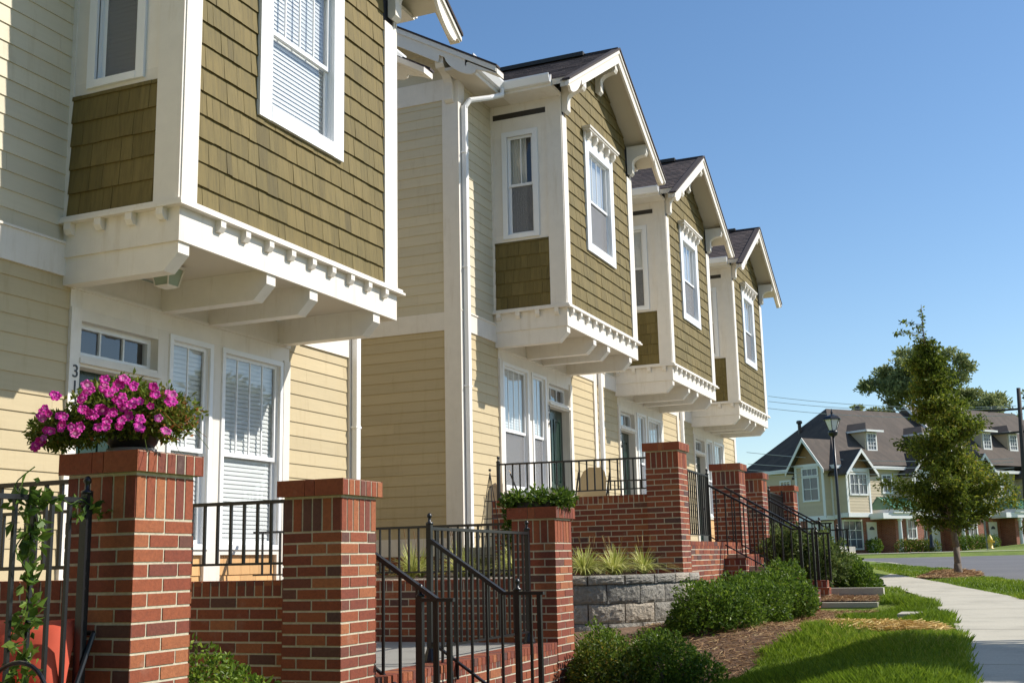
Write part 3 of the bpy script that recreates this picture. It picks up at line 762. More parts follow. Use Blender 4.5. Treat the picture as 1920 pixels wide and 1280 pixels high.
    if i>0: spout(yL+.10 if left_open else yL+.09, .62 if left_open else .25)
    if i in (0,): spout(yR-.09,.0)
    return root

hs=[]
hs.append(townhouse(0, 6.05,12.15, 7.313,2.626,False,-.62,'312','nearest townhouse, its number half hidden by pink flowers, shingled bay cropped at the top', right_open=True, siding_from=1.0, foundation=-.9, screen=False))
hs.append(townhouse(1,15.15,21.20,16.394,3.545,True, .20,'314','second townhouse along, numbered 314, with a tall tan side wall and downspout facing the viewer', left_open=True, foundation=-.1))
hs.append(townhouse(2,21.20,27.25,22.407,3.507,False,.20,'316','third townhouse along, numbered 316, between house 314 and the last one of the row', foundation=-.1))
hs.append(townhouse(3,27.25,33.45,28.513,3.4645,False,.20,'318','farthest townhouse of the row, its bay roof edge against open blue sky', right_open=True, foundation=-.1))
# ------------------------------------------------------------------ terrain
def sm(t): t=max(0.0,min(1.0,t)); return t*t*(3-2*t)
SWL=[(-.30,4.0),(-.32,6.5),(-.34,7.97),(-.41,9.01),(-.47,10.23),(-.62,12.03),(-.76,13.42),(-.91,14.65),(-1.17,16.59),(-1.47,18.31),(-1.80,19.8),(-2.30,21.6),(-2.95,23.8),(-3.7,26.2),(-4.4,28.4),(-5.6,32.0)]
SWR=[(1.0,4.0),(.98,6.5),(.95,8.0),(.88,9.2),(.8,10.6),(.62,12.3),(.42,13.9),(.2,15.4),(-.12,17.3),(-.47,18.8),(-.78,20.0),(-1.18,21.9),(-1.72,24.0),(-2.34,26.5),(-2.95,28.8),(-4.2,32.3)]
RN=[(2.6,-5),(2.5,8),(2.2,12),(1.7,15.5),(1.0,19),(.04,22.8),(-.2,24.2),(-.68,26.2),(-1.03,29.3),(-1.81,31.8),(-2.83,35.5),(-3.79,40.),(-4.98,43.5),(-6.3,47.5),(-8.0,50.0),(-12,51.2),(-45,52)]
def lineX(L,y):
    for (a,b),(c,d) in zip(L,L[1:]):
        if b<=y<=d: return a+(c-a)*(y-b)/(d-b)
    return L[0][0] if y<L[0][1] else L[-1][0]
def slope_z(y): return -.9+.015*y if y<58 else -.03
def inroad(x,y):
    d1 = x-lineX(RN,y)
    far = 54.5+ .12*(x+5)
    return min(d1, far-y)
def gz(x,y):
    z=slope_z(y)
    if y<16:
        k=sm((lineX(SWL,y)-.25-x)/2.4)
        z-= .42*k*sm((12.5-y)/2.8)
        z-= .11*sm((lineX(SWL,y)-.1-x)/.5)*sm((y-12)/2)*sm((16.42-y)/.12)
    elif y<17.5: z-= .11*sm((lineX(SWL,y)-.1-x)/.5)*sm((16.42-y)/.12)
    if x<-2.2 and 17<y<33: z+=.10*sm((-2.2-x)/1.2)
    if y>17: 
        z-= .13*sm(inroad(x,y)/.25)
    if y<=17 and x>2: z-=.13*sm((x-lineX(RN,y))/.25)
    if y>56: z+= .85*sm((x+6)/12)*sm((y-62)/25)
    return z
g=MB()
xs=[-300,-150,-80,-40,-25,-16,-12,-10]+[-8+.5*k for k in range(9)]+[-3.8+.2*k for k in range(36)]+[3.6,4.5,6,8,12,20,35,70,150,300]
ys=[-60,-20,-5,0,2,3]+[3.5+.3*k for k in range(95)]+[32.5+.6*k for k in range(60)]+[70,74,78,84,92,105,130,180,300,600,1200]
xs=sorted(set(round(x,3) for x in xs)); ys=sorted(set(round(y,3) for y in ys))
vid={}
for iy,y in enumerate(ys):
    for ix,x in enumerate(xs): vid[(ix,iy)]=len(g.v); g.v.append((x,y,gz(x,y)+ (0 if y<130 else (y-130)*.0)))
for iy in range(len(ys)-1):
    for ix in range(len(xs)-1):
        g.f.append((vid[(ix,iy)],vid[(ix+1,iy)],vid[(ix+1,iy+1)],vid[(ix,iy+1)])); g.t.append(.5); g.m.append(0)
tag(g.build('ground','lawn',None,True),kind='structure')
# road sheet
g=MB(); rows=[y*.75-6 for y in range(0,82)]
for y0,y1 in zip(rows,rows[1:]):
    xa0,xa1=lineX(RN,y0)+.02,lineX(RN,y1)+.02
    n=12; E=60
    for k in range(n):
        f0,f1=(k/n)**2,((k+1)/n)**2
        P=[(xa0+(E-xa0)*f0,y0),(xa0+(E-xa0)*f1,y0),(xa1+(E-xa1)*f1,y1),(xa1+(E-xa1)*f0,y1)]
        g.poly([(x,y,gz(x,y)+.012 if inroad(x,y)>.26 or y<20 else slope_z(y)-.118) for x,y in P],.5)
tag(g.build('road','asphalt'),kind='structure')
# kerb along the near verge
for nm,LL in (('kerb',RN[:14]),):
    g=MB()
    for (a,b),(c,d) in zip(LL,LL[1:]):
        n=6
        for k in range(n):
            p=(a+(c-a)*k/n,b+(d-b)*k/n); q=(a+(c-a)*(k+1)/n,b+(d-b)*(k+1)/n)
            z0_,z1_=slope_z(p[1])+.004,slope_z(q[1])+.004
            g.hexa([(p[0]-.13,p[1],z0_-.3),(p[0]+.02,p[1],z0_-.3),(q[0]+.02,q[1],z1_-.3),(q[0]-.13,q[1],z1_-.3),(p[0]-.13,p[1],z0_),(p[0]+.02,p[1],z0_-.005),(q[0]+.02,q[1],z1_-.005),(q[0]-.13,q[1],z1_)],.5)
    tag(g.build('kerb','concrete'),kind='structure')
# sidewalk slabs
def along(L,n):
    d=[0]
    for (a,b),(c,e) in zip(L,L[1:]): d.append(d[-1]+math.hypot(c-a,e-b))
    out=[]
    for k in range(n+1):
        s_=d[-1]*k/n
        for i in range(len(d)-1):
            if d[i]<=s_<=d[i+1]+1e-9:
                f=(s_-d[i])/(d[i+1]-d[i]); out.append((L[i][0]+(L[i+1][0]-L[i][0])*f,L[i][1]+(L[i+1][1]-L[i][1])*f)); break
    return out
g=MB(); NS=19
for k in range(NS):
    sub=3; A=along(SWL,NS*sub); B=along(SWR,NS*sub)
    for q in range(sub):
        i=k*sub+q; a0,a1,b0,b1=A[i],A[i+1],B[i],B[i+1]
        e0=.010 if q==0 else 0; e1=.010 if q==sub-1 else 0
        def pt(p,r,f): return (p[0]+(r[0]-p[0])*f,p[1]+(r[1]-p[1])*f)
        P=[pt(a0,a1,e0/.5),pt(b0,b1,e0/.5),pt(b1,b0,e1/.5),pt(a1,a0,e1/.5)]
        top=[(x,y,slope_z(y)+.035) for x,y in P]; bt=[(x,y,slope_z(y)-.1) for x,y in P]
        g.hexa(bt+top,.5)
g2=MB()
A=along(SWL,40);B=along(SWR,40)
for i in range(40):
    g.poly([(A[i][0],A[i][1],slope_z(A[i][1])+.018),(B[i][0],B[i][1],slope_z(B[i][1])+.018),(B[i+1][0],B[i+1][1],slope_z(B[i+1][1])+.018),(A[i+1][0],A[i+1][1],slope_z(A[i+1][1])+.018)],.5,1)
tag(g.build('sidewalk',['concrete','soil']),kind='structure')
# mulch bed (draped sheet) and far mulch ring
def drape(name, poly, off, m, res=.22, kind='structure'):
    g=MB(); xs_=[p[0] for p in poly]; ys_=[p[1] for p in poly]
    x=min(xs_)
    while x<max(xs_):
        y=min(ys_)
        while y<max(ys_):
            c=clip([(x,y),(x+res,y),(x+res,y+res),(x,y+res)],poly)
            if len(c)>2: g.poly([(p[0],p[1],gz(*p)+off) for p in c],.5)
            y+=res
        x+=res
    o=g.build(name,m,None,True); tag(o,kind=kind); return o
MUL=[[(-3.74,9.2),(-2.95,9.2),(-2.35,9.9),(-2.0,12.0),(-1.95,13.6),(-3.74,13.9)],[(-3.74,13.9),(-1.95,13.6),(-1.75,16.2),(-3.74,16.2)],[(-4.16,4.6),(-3.3,4.4),(-3.3,6.2),(-4.4,6.2)],
     [(-3.9,17.4),(-1.85,17.5),(-2.3,19.4),(-3.9,22.0)]]
for P in MUL: drape('mulch_bed',P,.012,'mulch')
drape('mulch_bed',[(-4.7,11.0),(-3.55,11.0),(-3.45,13.9),(-4.7,13.9)],.009,'mulch')
drape('mulch_bed',[(-7.2,9.95),(-3.8,9.95),(-3.74,11.9),(-7.2,11.9)],.012,'mulch')
drape('tree_ring',[(-1.9,24.6),(-1.0,24.3),(-.72,25.6),(-.8,27.6),(-1.3,29.6),(-1.8,28.6)],.04,'mulch')
# pine straw
def strands(name, polys, n, m, L=(.05,.13), wd=.0022, up=.02, seed=1):
    r=np.random.RandomState(seed); V=[];T=[]
    while len(V)<n:
        P=polys[r.randint(len(polys))]; xs_=[p[0] for p in P]; ys_=[p[1] for p in P]
        x=r.uniform(min(xs_),max(xs_)); y=r.uniform(min(ys_),max(ys_))
        if len(clip([(x,y),(x+.001,y),(x,y+.001)],P))<3: continue
        a=r.uniform(0,6.28); l=r.uniform(*L); z=gz(x,y)+.014+r.uniform(0,up); dz=r.uniform(-.02,.03)
        dx,dy=math.cos(a)*l/2,math.sin(a)*l/2; px,py=-math.sin(a)*wd,math.cos(a)*wd
        V.append([(x-dx-px,y-dy-py,z),(x+dx-px,y+dy-py,z+dz),(x+dx+px,y+dy+py,z+dz+wd),(x-dx+px,y-dy+py,z+wd)]); T.append(r.rand())
    g=MB(); g.quads(np.array(V),T); return tag(g.build(name,m),kind='stuff')
strands('pine_straw',MUL,30000,'straw')
strands('pine_straw',[[(-1.95,12.9),(-1.5,12.9),(-.75,11.9),(-.62,11.2),(-1.2,11.4),(-1.8,12.0)]],5200,'goldstraw',(.06,.2),.003,.05,2)
strands('pine_straw',[[(-1.9,24.6),(-1.0,24.3),(-.72,25.6),(-.8,27.6),(-1.3,29.6),(-1.8,28.6)]],3500,'straw',(.08,.2),.005,.05,3)

# grass blades
def blades(name, n, region, hgt, seed, w=.0035):
    r=np.random.RandomState(seed); V=[];T=[]
    x0,x1,y0,y1=region; tries=0
    while len(V)<n and tries<n*6:
        tries+=1
        y=y0+(y1-y0)*r.rand()**1.4; x=r.uniform(x0,x1)
        L=lineX(SWL,y); Rr=lineX(SWR,y)
        if L+.03-.05*math.sin(y*9)*r.rand()< x < Rr-.02: continue
        mbx=-1.95 if y>12.2 else (-2.35+.4*(y-9.9)/2.3 if y>9.9 else -2.35-.75*(9.9-y)/.9)
        if y<17 and x<max(-3.7,mbx)+.10*math.sin(y*5)+.05*math.sin(y*17): continue
        if y>=17 and x<L-1.9: continue
        if x>lineX(RN,y)-.12: continue
        if 24.3<y<29.5 and -1.9<x<-.7: continue
        if 16.3<y<17.5 and x<-1.75: continue
        if -1.8<x<-.7 and 11.2<y<12.9 and r.rand()<.55: continue
        h=r.uniform(*hgt)*(1+.5*math.sin(x*3.1+1)*math.sin(y*2.3)); a=r.uniform(0,6.28); ln=h*r.uniform(.15,.8); ww=w*(1+ max(0,(y-12))*.09)
        z=gz(x,y)-.005; px,py=-math.sin(a)*ww,math.cos(a)*ww
        dx,dy=math.cos(a)*ln,math.sin(a)*ln
        t=min(1,max(0,r.rand()*.75+ .3*(math.sin(x*1.7+y*.9)*.5+.3)))
        V.append([(x-px,y-py,z),(x+px,y+py,z),(x+px*.7+dx*.4,y+py*.7+dy*.4,z+h*.6),(x+dx,y+dy,z+h)]); T.append(t)
    g=MB(); g.quads(np.array(V),T); return tag(g.build(name,'grassb'),kind='stuff')
blades('lawn_grass',125000,(-3.7,.2,6.4,17),(.035,.095),5)
blades('lawn_grass',52000,(-5.5,1.4,17,34),(.03,.07),6,.005)

# ------------------------------------------------------------------ brickwork
XP=-3.75; PW=.41
def pier(y, top, base, label):
    t=thing('brick_pier',(XP-PW/2,y+PW/2,base),label,'brick pier','brick piers along the front of the patios')
    x0,x1,y0,y1=XP-PW,XP,y,y+PW
    g=MB(); g.box(x0,x1,y0,y1,base,top-.1,.5,1)
    zs=top-.115-.203
    n=int((zs-base)/CO); zb=zs-n*CO
    for T,u0,u1,ph in ((TX(x1),y0,y1,0),(TNY(y0),x0,x1,1),(TPY(y1),x0,x1,1)):
        bricks(g,T,u0-.006,u1+.006,zb,zs,ph)
        bricks(g,T,u0-.006,u1+.006,zs,top-.11,0,'soldier')
    g.build('shaft',['brick','mortar'],t)
    g=MB(); o=.03; g.box(x0-o,x1+o,y0-o,y1+o,top-.098,top-.004,.5,1)
    for T,u0,u1 in ((TX(x1+o),y0-o,y1+o),): bricks(g,T,u0-.004,u1+.004,top-.104,top,0,'soldier')
    for T in (TNY(y0-o),TPY(y1+o)):
        L=(x1-x0+2*o); 
        for a,b in ((0,.195),(.205,.265),(.275,L)): g.tbox(T,x0-o+a-.003,x0-o+b+.003,top-.1,top,0,.006,.55+rnd.random()*.4)
    # top bed of the cap
    for k in range(7):
        w_=(y1-y0+2*o)/7; g.box(x0-o+.003,x1+o-.003,y0-o+k*w_+.004,y0-o+(k+1)*w_-.004,top-.02,top)
    g.build('cap',['brick','mortar'],t)
    return t
pier(4.30,.55,-1.6,'brick pier carrying the pot of pink flowers, nearest of all')
pier(6.11,.52,-1.6,'bare-topped brick pier between the pink flower pier and the front stair railing')
pier(9.68,.47,-1.6,'brick pier with dark green planter on top, beside the block retaining wall')
pier(13.95,1.41,-1.2,'tallest looking brick pier standing at the right end of the block retaining wall')
pier(17.40,1.38,-1.0,'brick pier behind the second set of sloping stair rails')
pier(19.10,1.34,-1.0,'brick pier third from the right, just before the last stair railing')
pier(22.00,1.28,-1.0,'farthest brick pier, last one before the distant houses')

def lowwall(T, u0,u1, top, base, thick_box, label, soldier=None, name='brick_wall'):
    loc=((thick_box[0]+thick_box[1])/2,(thick_box[2]+thick_box[3])/2,base)
    t=thing(name,loc,label,'brick wall')
    g=MB(); g.box(*thick_box,base,top-.006,.5,1)
    bricks(g,T,u0,u1,top-.10,top,0,'soldier'); bricks(g,T,u0,u1,base,top-.10)
    # coping tops
    x0,x1,y0,y1=thick_box
    if x1-x0>y1-y0:
        n=round((x1-x0)/CO); w_=(x1-x0)/n
        for k in range(n): g.box(x0+k*w_+.005,x0+(k+1)*w_-.005,y0-.004,y1+.004,top-.03,top)
    else:
        n=round((y1-y0)/CO); w_=(y1-y0)/n
        for k in range(n): g.box(x0-.004,x1+.004,y0+k*w_+.005,y0+(k+1)*w_-.005,top-.03,top)
    g.build('masonry',['brick','mortar'],t); return t
XL=-7.2
lowwall(TNY(4.5),XL,-4.165,-.045,-1.4,(XL,-4.165,4.5,4.7),'low brick wall running back from the pink flower pier, at the left edge')
lowwall(TNY(6.2),XL,-4.165,-.085,-1.5,(XL,-4.165,6.2,6.4),'low brick wall seen between the two nearest piers, under a short railing')
lowwall(TNY(9.8),XL,-4.165,-.155,-1.4,(XL,-4.165,9.8,10.0),'low brick wall behind the front stair railing, with grasses above it')
lowwall(TNY(14.05),-6.32,-4.165,.79,-.4,(-6.32,-4.165,14.05,14.25),'high brick patio wall joining the tall pier, above the yellow-green grasses')
lowwall(TNY(14.05),-6.32,-6.31,.79,-.4,(-6.32,-6.12,14.25,15.1),'short return of the brick patio wall, turning back to the second house')
# brick front of the landings
def landing(y0,y1,top,base,label,xb=-7.2,xf=XP):
    t=thing('patio_landing',((xb+xf)/2,(y0+y1)/2,top-.3),label,'patio')
    g=MB(); g.box(xb,xf-.2,y0,y1,top-.12,top-.002,.5); 
    x=xb
    g.build('concrete_slab','slab',t)
    g=MB(); g.box(xf-.2,xf,y0,y1,base,top-.006,.5,1)
    bricks(g,TX(xf),y0,y1,top-.10,top,0,'soldier'); bricks(g,TX(xf),y0,y1,base,top-.10)
    n=round((y1-y0)/CO); w_=(y1-y0)/n
    for k in range(n): g.box(xf-.205,xf+.006,y0+k*w_+.005,y0+(k+1)*w_-.005,top-.05,top+.003)
    g.build('brick_front',['brick','mortar'],t); return t
landing(1.0,4.48,-.70,-1.4,'patio landing left of the pink flower pier')
landing(6.53,9.66,-.70,-1.5,'concrete landing with brick edge behind the nearest stair railing')
landing(14.37,17.39,.20,-.9,'raised landing with brick edge between the tall pier and the next pier')
landing(19.52,21.99,.20,-.9,'farthest raised brick landing, between the last two piers')
t=thing('patio_terrace',(-5.7,24,-.1),'raised patio floor running along the fronts of the three farther houses','patio')
g=MB(); g.box(W+.02,-4.1,14.28,33.4,.06,.196,.5); g.build('concrete_slab','slab',t)
g=MB(); g.box(-4.3,-4.1,17.82,33.4,-.9,.056,.5,1); bricks(g,TX(-4.1),17.82,19.1,-.9,.19); bricks(g,TX(-4.1),22.42,28,-.9,.19); g.build('brick_front',['brick','mortar'],t)

# steps
def steps(y0,y1,top,n,label,rise=.17,run=.28):
    t=thing('brick_steps',(XP+n*run/2,(y0+y1)/2,top-n*rise),label,'steps')
    for k in range(n):
        g=MB(); z=top-rise*(k+1); x0=XP+.008+k*run; x1=x0+run-.004
        g.box(x0,x1,y0,y1,z-.6,z-.006,.5,1); bricks(g,TX(x1),y0,y1,z-rise+.0,z,0,'soldier')
        m_=round((y1-y0)/CO); w_=(y1-y0)/m_
        for q in range(m_): g.box(x0,x1+.006,y0+q*w_+.005,y0+(q+1)*w_-.005,z-.03,z)
        g.build('tread',['brick','mortar'],t)
    for yy in (y0-.2,y1):
        g=MB()
        a=XP+.004; 
        for (xa,xb_,zt) in ((a,a+.30,top-.22),(a+.304,a+.62,top-.44),(a+.624,a+n*run+.12,top-.66)):
            g.box(xa,xb_,yy+.006,yy+.194,zt-1.0,zt-.006,.5,1)
            bricks(g,TNY(yy+.006),xa,xb_,zt-.10,zt,0,'soldier'); bricks(g,TNY(yy+.006),xa,xb_,zt-.6,zt-.1)
            bricks(g,TX(xb_),yy+.006,yy+.194,zt-.45,zt-.1); bricks(g,TX(xb_),yy+.006,yy+.194,zt-.1,zt,0,'soldier')
            g.box(xa+.003,xb_+.006,yy+.004,yy+.196,zt-.03,zt)
        g.build('cheek_wall',['brick','mortar'],t)
    return t
steps(6.86,7.55,-.70,4,'brick steps going down beside the bare-topped pier')
steps(16.32,17.12,.20,4,'brick steps between the second pair of sloping rails, partly behind shrubs')
steps(19.72,20.52,.20,4,'farthest brick steps, below the last railing and behind the tall shrub')
# pedestals at the foot of the second flight, concrete edging walls
for (x0,x1,y0,y1,z1,lb) in ((-2.80,-2.60,16.2,16.4,-.50,'small brick pedestal at the foot of the railing, near end of a concrete curb wall'),(-2.74,-2.54,17.2,17.4,-.36,'small brick pedestal behind, beside the round green bush')):
    t=thing('brick_pedestal',((x0+x1)/2,(y0+y1)/2,z1-.4),lb,'pedestal')
    g=MB(); g.box(x0,x1,y0,y1,z1-.45,z1-.006,.5,1)
    for T,a,b in ((TX(x1),y0,y1),(TNY(y0),x0,x1)):
        bricks(g,T,a,b,z1-.1,z1,0,'soldier'); bricks(g,T,a,b,z1-.45,z1-.1)
    g.box(x0,x1,y0,y1,z1-.02,z1); g.build('masonry',['brick','mortar'],t)
def edging(pts,label):
    g=MB(); 
    for (x0,x1,y0,y1,z0,z1) in pts: g.box(x0,x1,y0,y1,z0,z1,.5)
    o=g.build('concrete_edging','concrete'); tag(o,label,'edging wall'); return o
edging([(-2.585,-1.77,16.30,16.46,-.95,-.635)],'nearer of two pale concrete edging walls, running from the brick pedestal into the lawn')
edging([(-2.53,-1.80,17.42,17.58,-.95,-.475)],'farther pale concrete edging wall, just in front of the round green bush')
edging([(-1.28,-.92,13.6,14.15,-.9,-.655)],'thin pale concrete strip lying in the lawn beside the sidewalk')
drape('mulch_bed',[(-3.2,16.47),(-1.8,16.47),(-1.82,17.41),(-3.2,17.41)],.035,'mulch')
strands('pine_straw',[[(-3.2,16.47),(-1.8,16.47),(-1.82,17.41),(-3.2,17.41)]],3500,'straw',up=.05)

# block retaining wall
BL=[(-7.25,11.93),(-5.2,11.9),(-4.55,11.95),(-4.15,12.12),(-3.86,12.42),(-3.68,12.82),(-3.58,13.28),(-3.57,13.90)]
t=thing('block_retaining_wall',(-4.2,12.6,-1.2),'curved grey split-face block retaining wall holding the grass bed','retaining wall')
def block(g, p, q, z0, z1, r, thick=.25):
    p=Vector((p[0],p[1],0)); q=Vector((q[0],q[1],0)); d=(q-p).normalized(); n=Vector((d.y,-d.x,0))
    nx,nz=12,7; tt=r.random(); L=(q-p).length; gp=.006
    V=[]
    for j in range(nz+1):
        for i in range(nx+1):
            edge = (i in (0,nx)) or (j in (0,nz))
            o = 0.0 if edge else .024*(1-(abs(i/nx*2-1))**4)*(1-(abs(j/nz*2-1))**4)+r.uniform(-.006,.006)
            b = p + d*(gp+(L-2*gp)*i/nx) + n*o; V.append((b.x,b.y,z0+gp/2+(z1-z0-gp)*j/nz))
    k=len(g.v); g.v+=V
    for j in range(nz):
        for i in range(nx):
            a=k+j*(nx+1)+i; g.f.append((a,a+1,a+nx+2,a+nx+1)); g.t.append(tt); g.m.append(0)
    A=p+d*gp; B=q-d*gp
    for (u,v_) in (((A,B)),):
        c=A-n*thick; e=B-n*thick
        g.poly([(A.x,A.y,z1-gp/2),(B.x,B.y,z1-gp/2),(e.x,e.y,z1-gp/2),(c.x,c.y,z1-gp/2)],tt)
        g.poly([(A.x,A.y,z0),(A.x,A.y,z1-gp/2),(c.x,c.y,z1-gp/2),(c.x,c.y,z0)],tt); g.poly([(B.x,B.y,z0),(e.x,e.y,z0),(e.x,e.y,z1-gp/2),(B.x,B.y,z1-gp/2)],tt)
r=random.Random(3)
zt=-.17
for c_,(z0,z1,out) in enumerate(((zt-.10,zt,.03),(zt-.305,zt-.10,0),(zt-.51,zt-.305,.012),(zt-.715,zt-.51,.024),(zt-.92,zt-.715,.036))):
    g=MB(); n=round(5.1/.44); P=along(BL,n*2)
    st=(c_%2)
    idx=list(range(st,2*n+1,2)); 
    if st: idx=[0]+idx
    if idx[-1]!=2*n: idx.append(2*n)
    for a,b in zip(idx,idx[1:]):
        pa,pb=P[a],P[b]; d=Vector((pb[0]-pa[0],pb[1]-pa[1],0)).normalized(); nn=Vector((d.y,-d.x,0))*out
        block(g,(pa[0]+nn.x,pa[1]+nn.y),(pb[0]+nn.x,pb[1]+nn.y),z0,z1,r)
    g.build('cap_course' if c_==0 else 'block_course','block',t)
g=MB(); c=[(x,y) for x,y in along(BL,24)]
g.poly([(x+.02,y+.06,zt-.012) for x,y in c if x>-7.3]+[(-3.7,14.05,zt-.012),(-7.25,14.05,zt-.012)],.5)
g.poly([(-7.25,14.04,zt-.014),(-6.3,14.04,zt-.014),(-6.3,15.15,zt-.014),(-7.25,15.15,zt-.014)],.5); g.poly([(-12,12.2,zt-.016),(-7.25,12.2,zt-.016),(-7.25,15.15,zt-.016),(-12,15.15,zt-.016)],.5)
tag(g.build('planting_bed','soil'),kind='structure')

# ------------------------------------------------------------------ ironwork
def ball_post(par, x,y,z0,z1, r=.019, ball=.019, flare=False):
    g=MB(); g.box(x-r,x+r,y-r,y+r,z0,z1,.5)
    if flare: g.lathe((x,y,z0),[(.055,0),(.055,.02),(.04,.06),(r*1.3,.1)],10)
    p=g.build('post','black',par)
    g=MB(); g.lathe((x,y,z1),[(r*1.5,0),(r*1.5,.012),(.012,.02),(.012,.04),(ball*.6,.045),(ball,.045+ball*.5),(ball,.045+ball*1.1),(ball*.6,.045+ball*1.75),(.004,.045+ball*2)],10)
    g.build('finial','black',p,True)
def bar(par,a,b,r=.014,name='rail'):
    a=Vector(a); b=Vector(b); g=MB(); d=(b-a).normalized(); up=Vector((0,0,1)); s_=d.cross(up).normalized()*r*1.3; u_=s_.cross(d).normalized()*r*.8
    g.hexa([a-s_-u_,a+s_-u_,b+s_-u_,b-s_-u_,a-s_+u_,a+s_+u_,b+s_+u_,b-s_+u_],.5); return g.build(name,'black',par)
def balusters(par, a, b, ab, bb, sp=.105, r=.0085, skip=0):
    a,b,ab,bb=[Vector(p) for p in (a,b,ab,bb)]; n=max(1,round((b-a).length/sp))
    for k in range(1,n):
        p=a.lerp(b,k/n); q=ab.lerp(bb,k/n); g=MB(); g.box(p.x-r,p.x+r,p.y-r,p.y+r,q.z,p.z,.5); g.build('baluster','black',par)
def panel(a,b,zb,label,posts=(1,1),sp=.105,name='iron_railing',grp='black iron railings', postbase=None, extra=.06, flare=False):
    t=thing(name,((a[0]+b[0])/2,(a[1]+b[1])/2,zb),label,'railing',grp)
    bar(t,a,b); A=(a[0],a[1],zb); B=(b[0],b[1],zb); bar(t,A,B,.010)
    balusters(t,a,b,A,B,sp)
    for on,p in zip(posts,(a,b)):
        if on: ball_post(t,p[0],p[1],postbase if postbase is not None else zb-.1,p[2]+.03,flare=flare)
    return t
panel((-3.95,2.2,.32),(-3.95,4.20,.32),-.62,'nearest black iron gate rail, with vine climbing it, at the left edge',postbase=-.72)
panel((-7.1,4.6,.45),(-4.18,4.6,.45),.02,'black railing on the low wall behind the vine, left of the pink flower pier',posts=(0,0))
panel((-7.1,6.3,.41),(-4.18,6.3,.41),.02,'short black railing between the two nearest piers, in front of the windows',posts=(0,0))
panel((-7.1,9.9,.34),(-4.18,9.9,.34),-.08,'black railing on the low wall behind the nearest stairs',posts=(0,0))
panel((-6.26,14.15,1.27),(-4.18,14.15,1.25),.87,'black railing on top of the high brick patio wall, with tan chairs behind',posts=(1,0),postbase=.79)
panel((-6.27,17.5,1.22),(-5.0,17.5,1.20),.62,'black railing farther back behind the wall railing, ending at a pier',posts=(1,0),postbase=.2)
panel((-3.95,7.66,.25),(-3.95,9.52,.24),-.60,'black iron gate panel on the landing, between the tall ball post and the planter pier',postbase=-.70,flare=True)
panel((-3.95,14.42,1.16),(-3.95,16.22,1.12),.30,'black gate panel just right of the tall pier',postbase=.2)
panel((-3.95,20.71,1.10),(-3.95,21.95,1.07),.30,'farthest black gate panel, beside the last pier',postbase=.2)
def stair_rail(y, x0,z0, x1,z1, gb, label, no=.10, drop=.72, b0=0.0, b1=.30):
    t=thing('stair_railing',((x0+x1)/2,y,gb),label,'stair railing','sloping stair railings')
    bar(t,(x0,y,z0),(x1,y,z1),.017); bar(t,(x1+b0,y,z1),(x1+b1,y,z1),.014)
    s_=(z1-z0)/(x1-x0)
    bar(t,(x0,y,z0-drop),(x1+.05,y,z1-drop+s_*.05),.010)
    n=max(2,round((x1-x0)/.125))
    for k in range(1,n+1):
        x=x0+(x1-x0)*k/n-.02; z=z0+s_*(x-x0); g=MB(); g.box(x-.008,x+.008,y-.008,y+.008,max(gb,z-drop-.12),z,.5); g.build('baluster','black',t)
    ball_post(t,x1+no,y,gb,z1+.02)
    q=(no+b1)/2; g=MB(); g.box(x1+q-.01,x1+q+.008,y-.008,y+.008,gb,z1,.5); g.build('baluster','black',t)
    g=MB(); g.box(x1+b1-.05,x1+b1-.02,y-.015,y+.015,gb,z1,.5); g.build('post','black',t)
stair_rail(6.75,-4.05,.17,-3.43,-.23,-1.35,'nearest sloping stair rail, ending in the left ball-topped newel',no=-.12,b0=-.14,b1=.12)
stair_rail(7.66,-3.95,.17,-3.36,-.22,-1.35,'second sloping stair rail, dropping from the tall ball post on the landing')
stair_rail(16.24,-3.95,1.00,-2.81,.35,-.50,'long sloping stair rail in front of the tall green shrub')
stair_rail(17.25,-3.95,1.02,-2.75,.30,-.36,'long sloping stair rail just behind, ending nearest the round bush')
stair_rail(19.62,-3.95,1.02,-3.05,.50,-.45,'sloping rail of the farthest stairs, left one, seen against the last pier')
stair_rail(20.68,-3.95,1.02,-2.92,.41,-.45,'sloping rail of the farthest stairs, right one, ending before the distant houses')
t=None
# ------------------------------------------------------------------ foliage
def leafcloud(centers, n, size, seed, shell=.55, upb=.3, asp=.55, k=4, lump=.25):
    """centers: list of (cx,cy,cz,rx,ry,rz); returns (n,4,3) quads"""
    r=np.random.RandomState(seed); C=np.array(centers,float); w=C[:,3]*C[:,4]+C[:,3]*C[:,5]+C[:,4]*C[:,5]; w/=w.sum()
    idx=r.choice(len(C),n,p=w); c=C[idx]
    d=r.normal(size=(n,3)); d/=np.linalg.norm(d,axis=1)[:,None]
    rad=(shell+(1-shell)*r.rand(n)**.6)
    # lumpy outline
    ph=r.rand(6)*6.28
    L=1+lump*(np.sin(d[:,0]*5+ph[0]+c[:,0]*3)*np.sin(d[:,1]*5+ph[1])+.6*np.sin(d[:,2]*8+ph[2])*np.sin(d[:,0]*9+ph[3]))
    p=c[:,:3]+d*c[:,3:6]*(rad*L)[:,None]
    a=r.normal(size=(n,3))+d*.7; a[:,2]+=upb; a/=np.linalg.norm(a,axis=1)[:,None]   # leaf direction
    b=np.cross(a,r.normal(size=(n,3))); b/=np.linalg.norm(b,axis=1)[:,None]
    s=(size*(.6+.8*r.rand(n)))[:,None]
    V=np.stack([p,p+a*s*.5+b*s*asp*.5,p+a*s,p+a*s*.5-b*s*asp*.5],axis=1)
    nn=np.cross(a,b)*s*.12; V[:,1]+=nn; V[:,3]+=nn
    return V, r
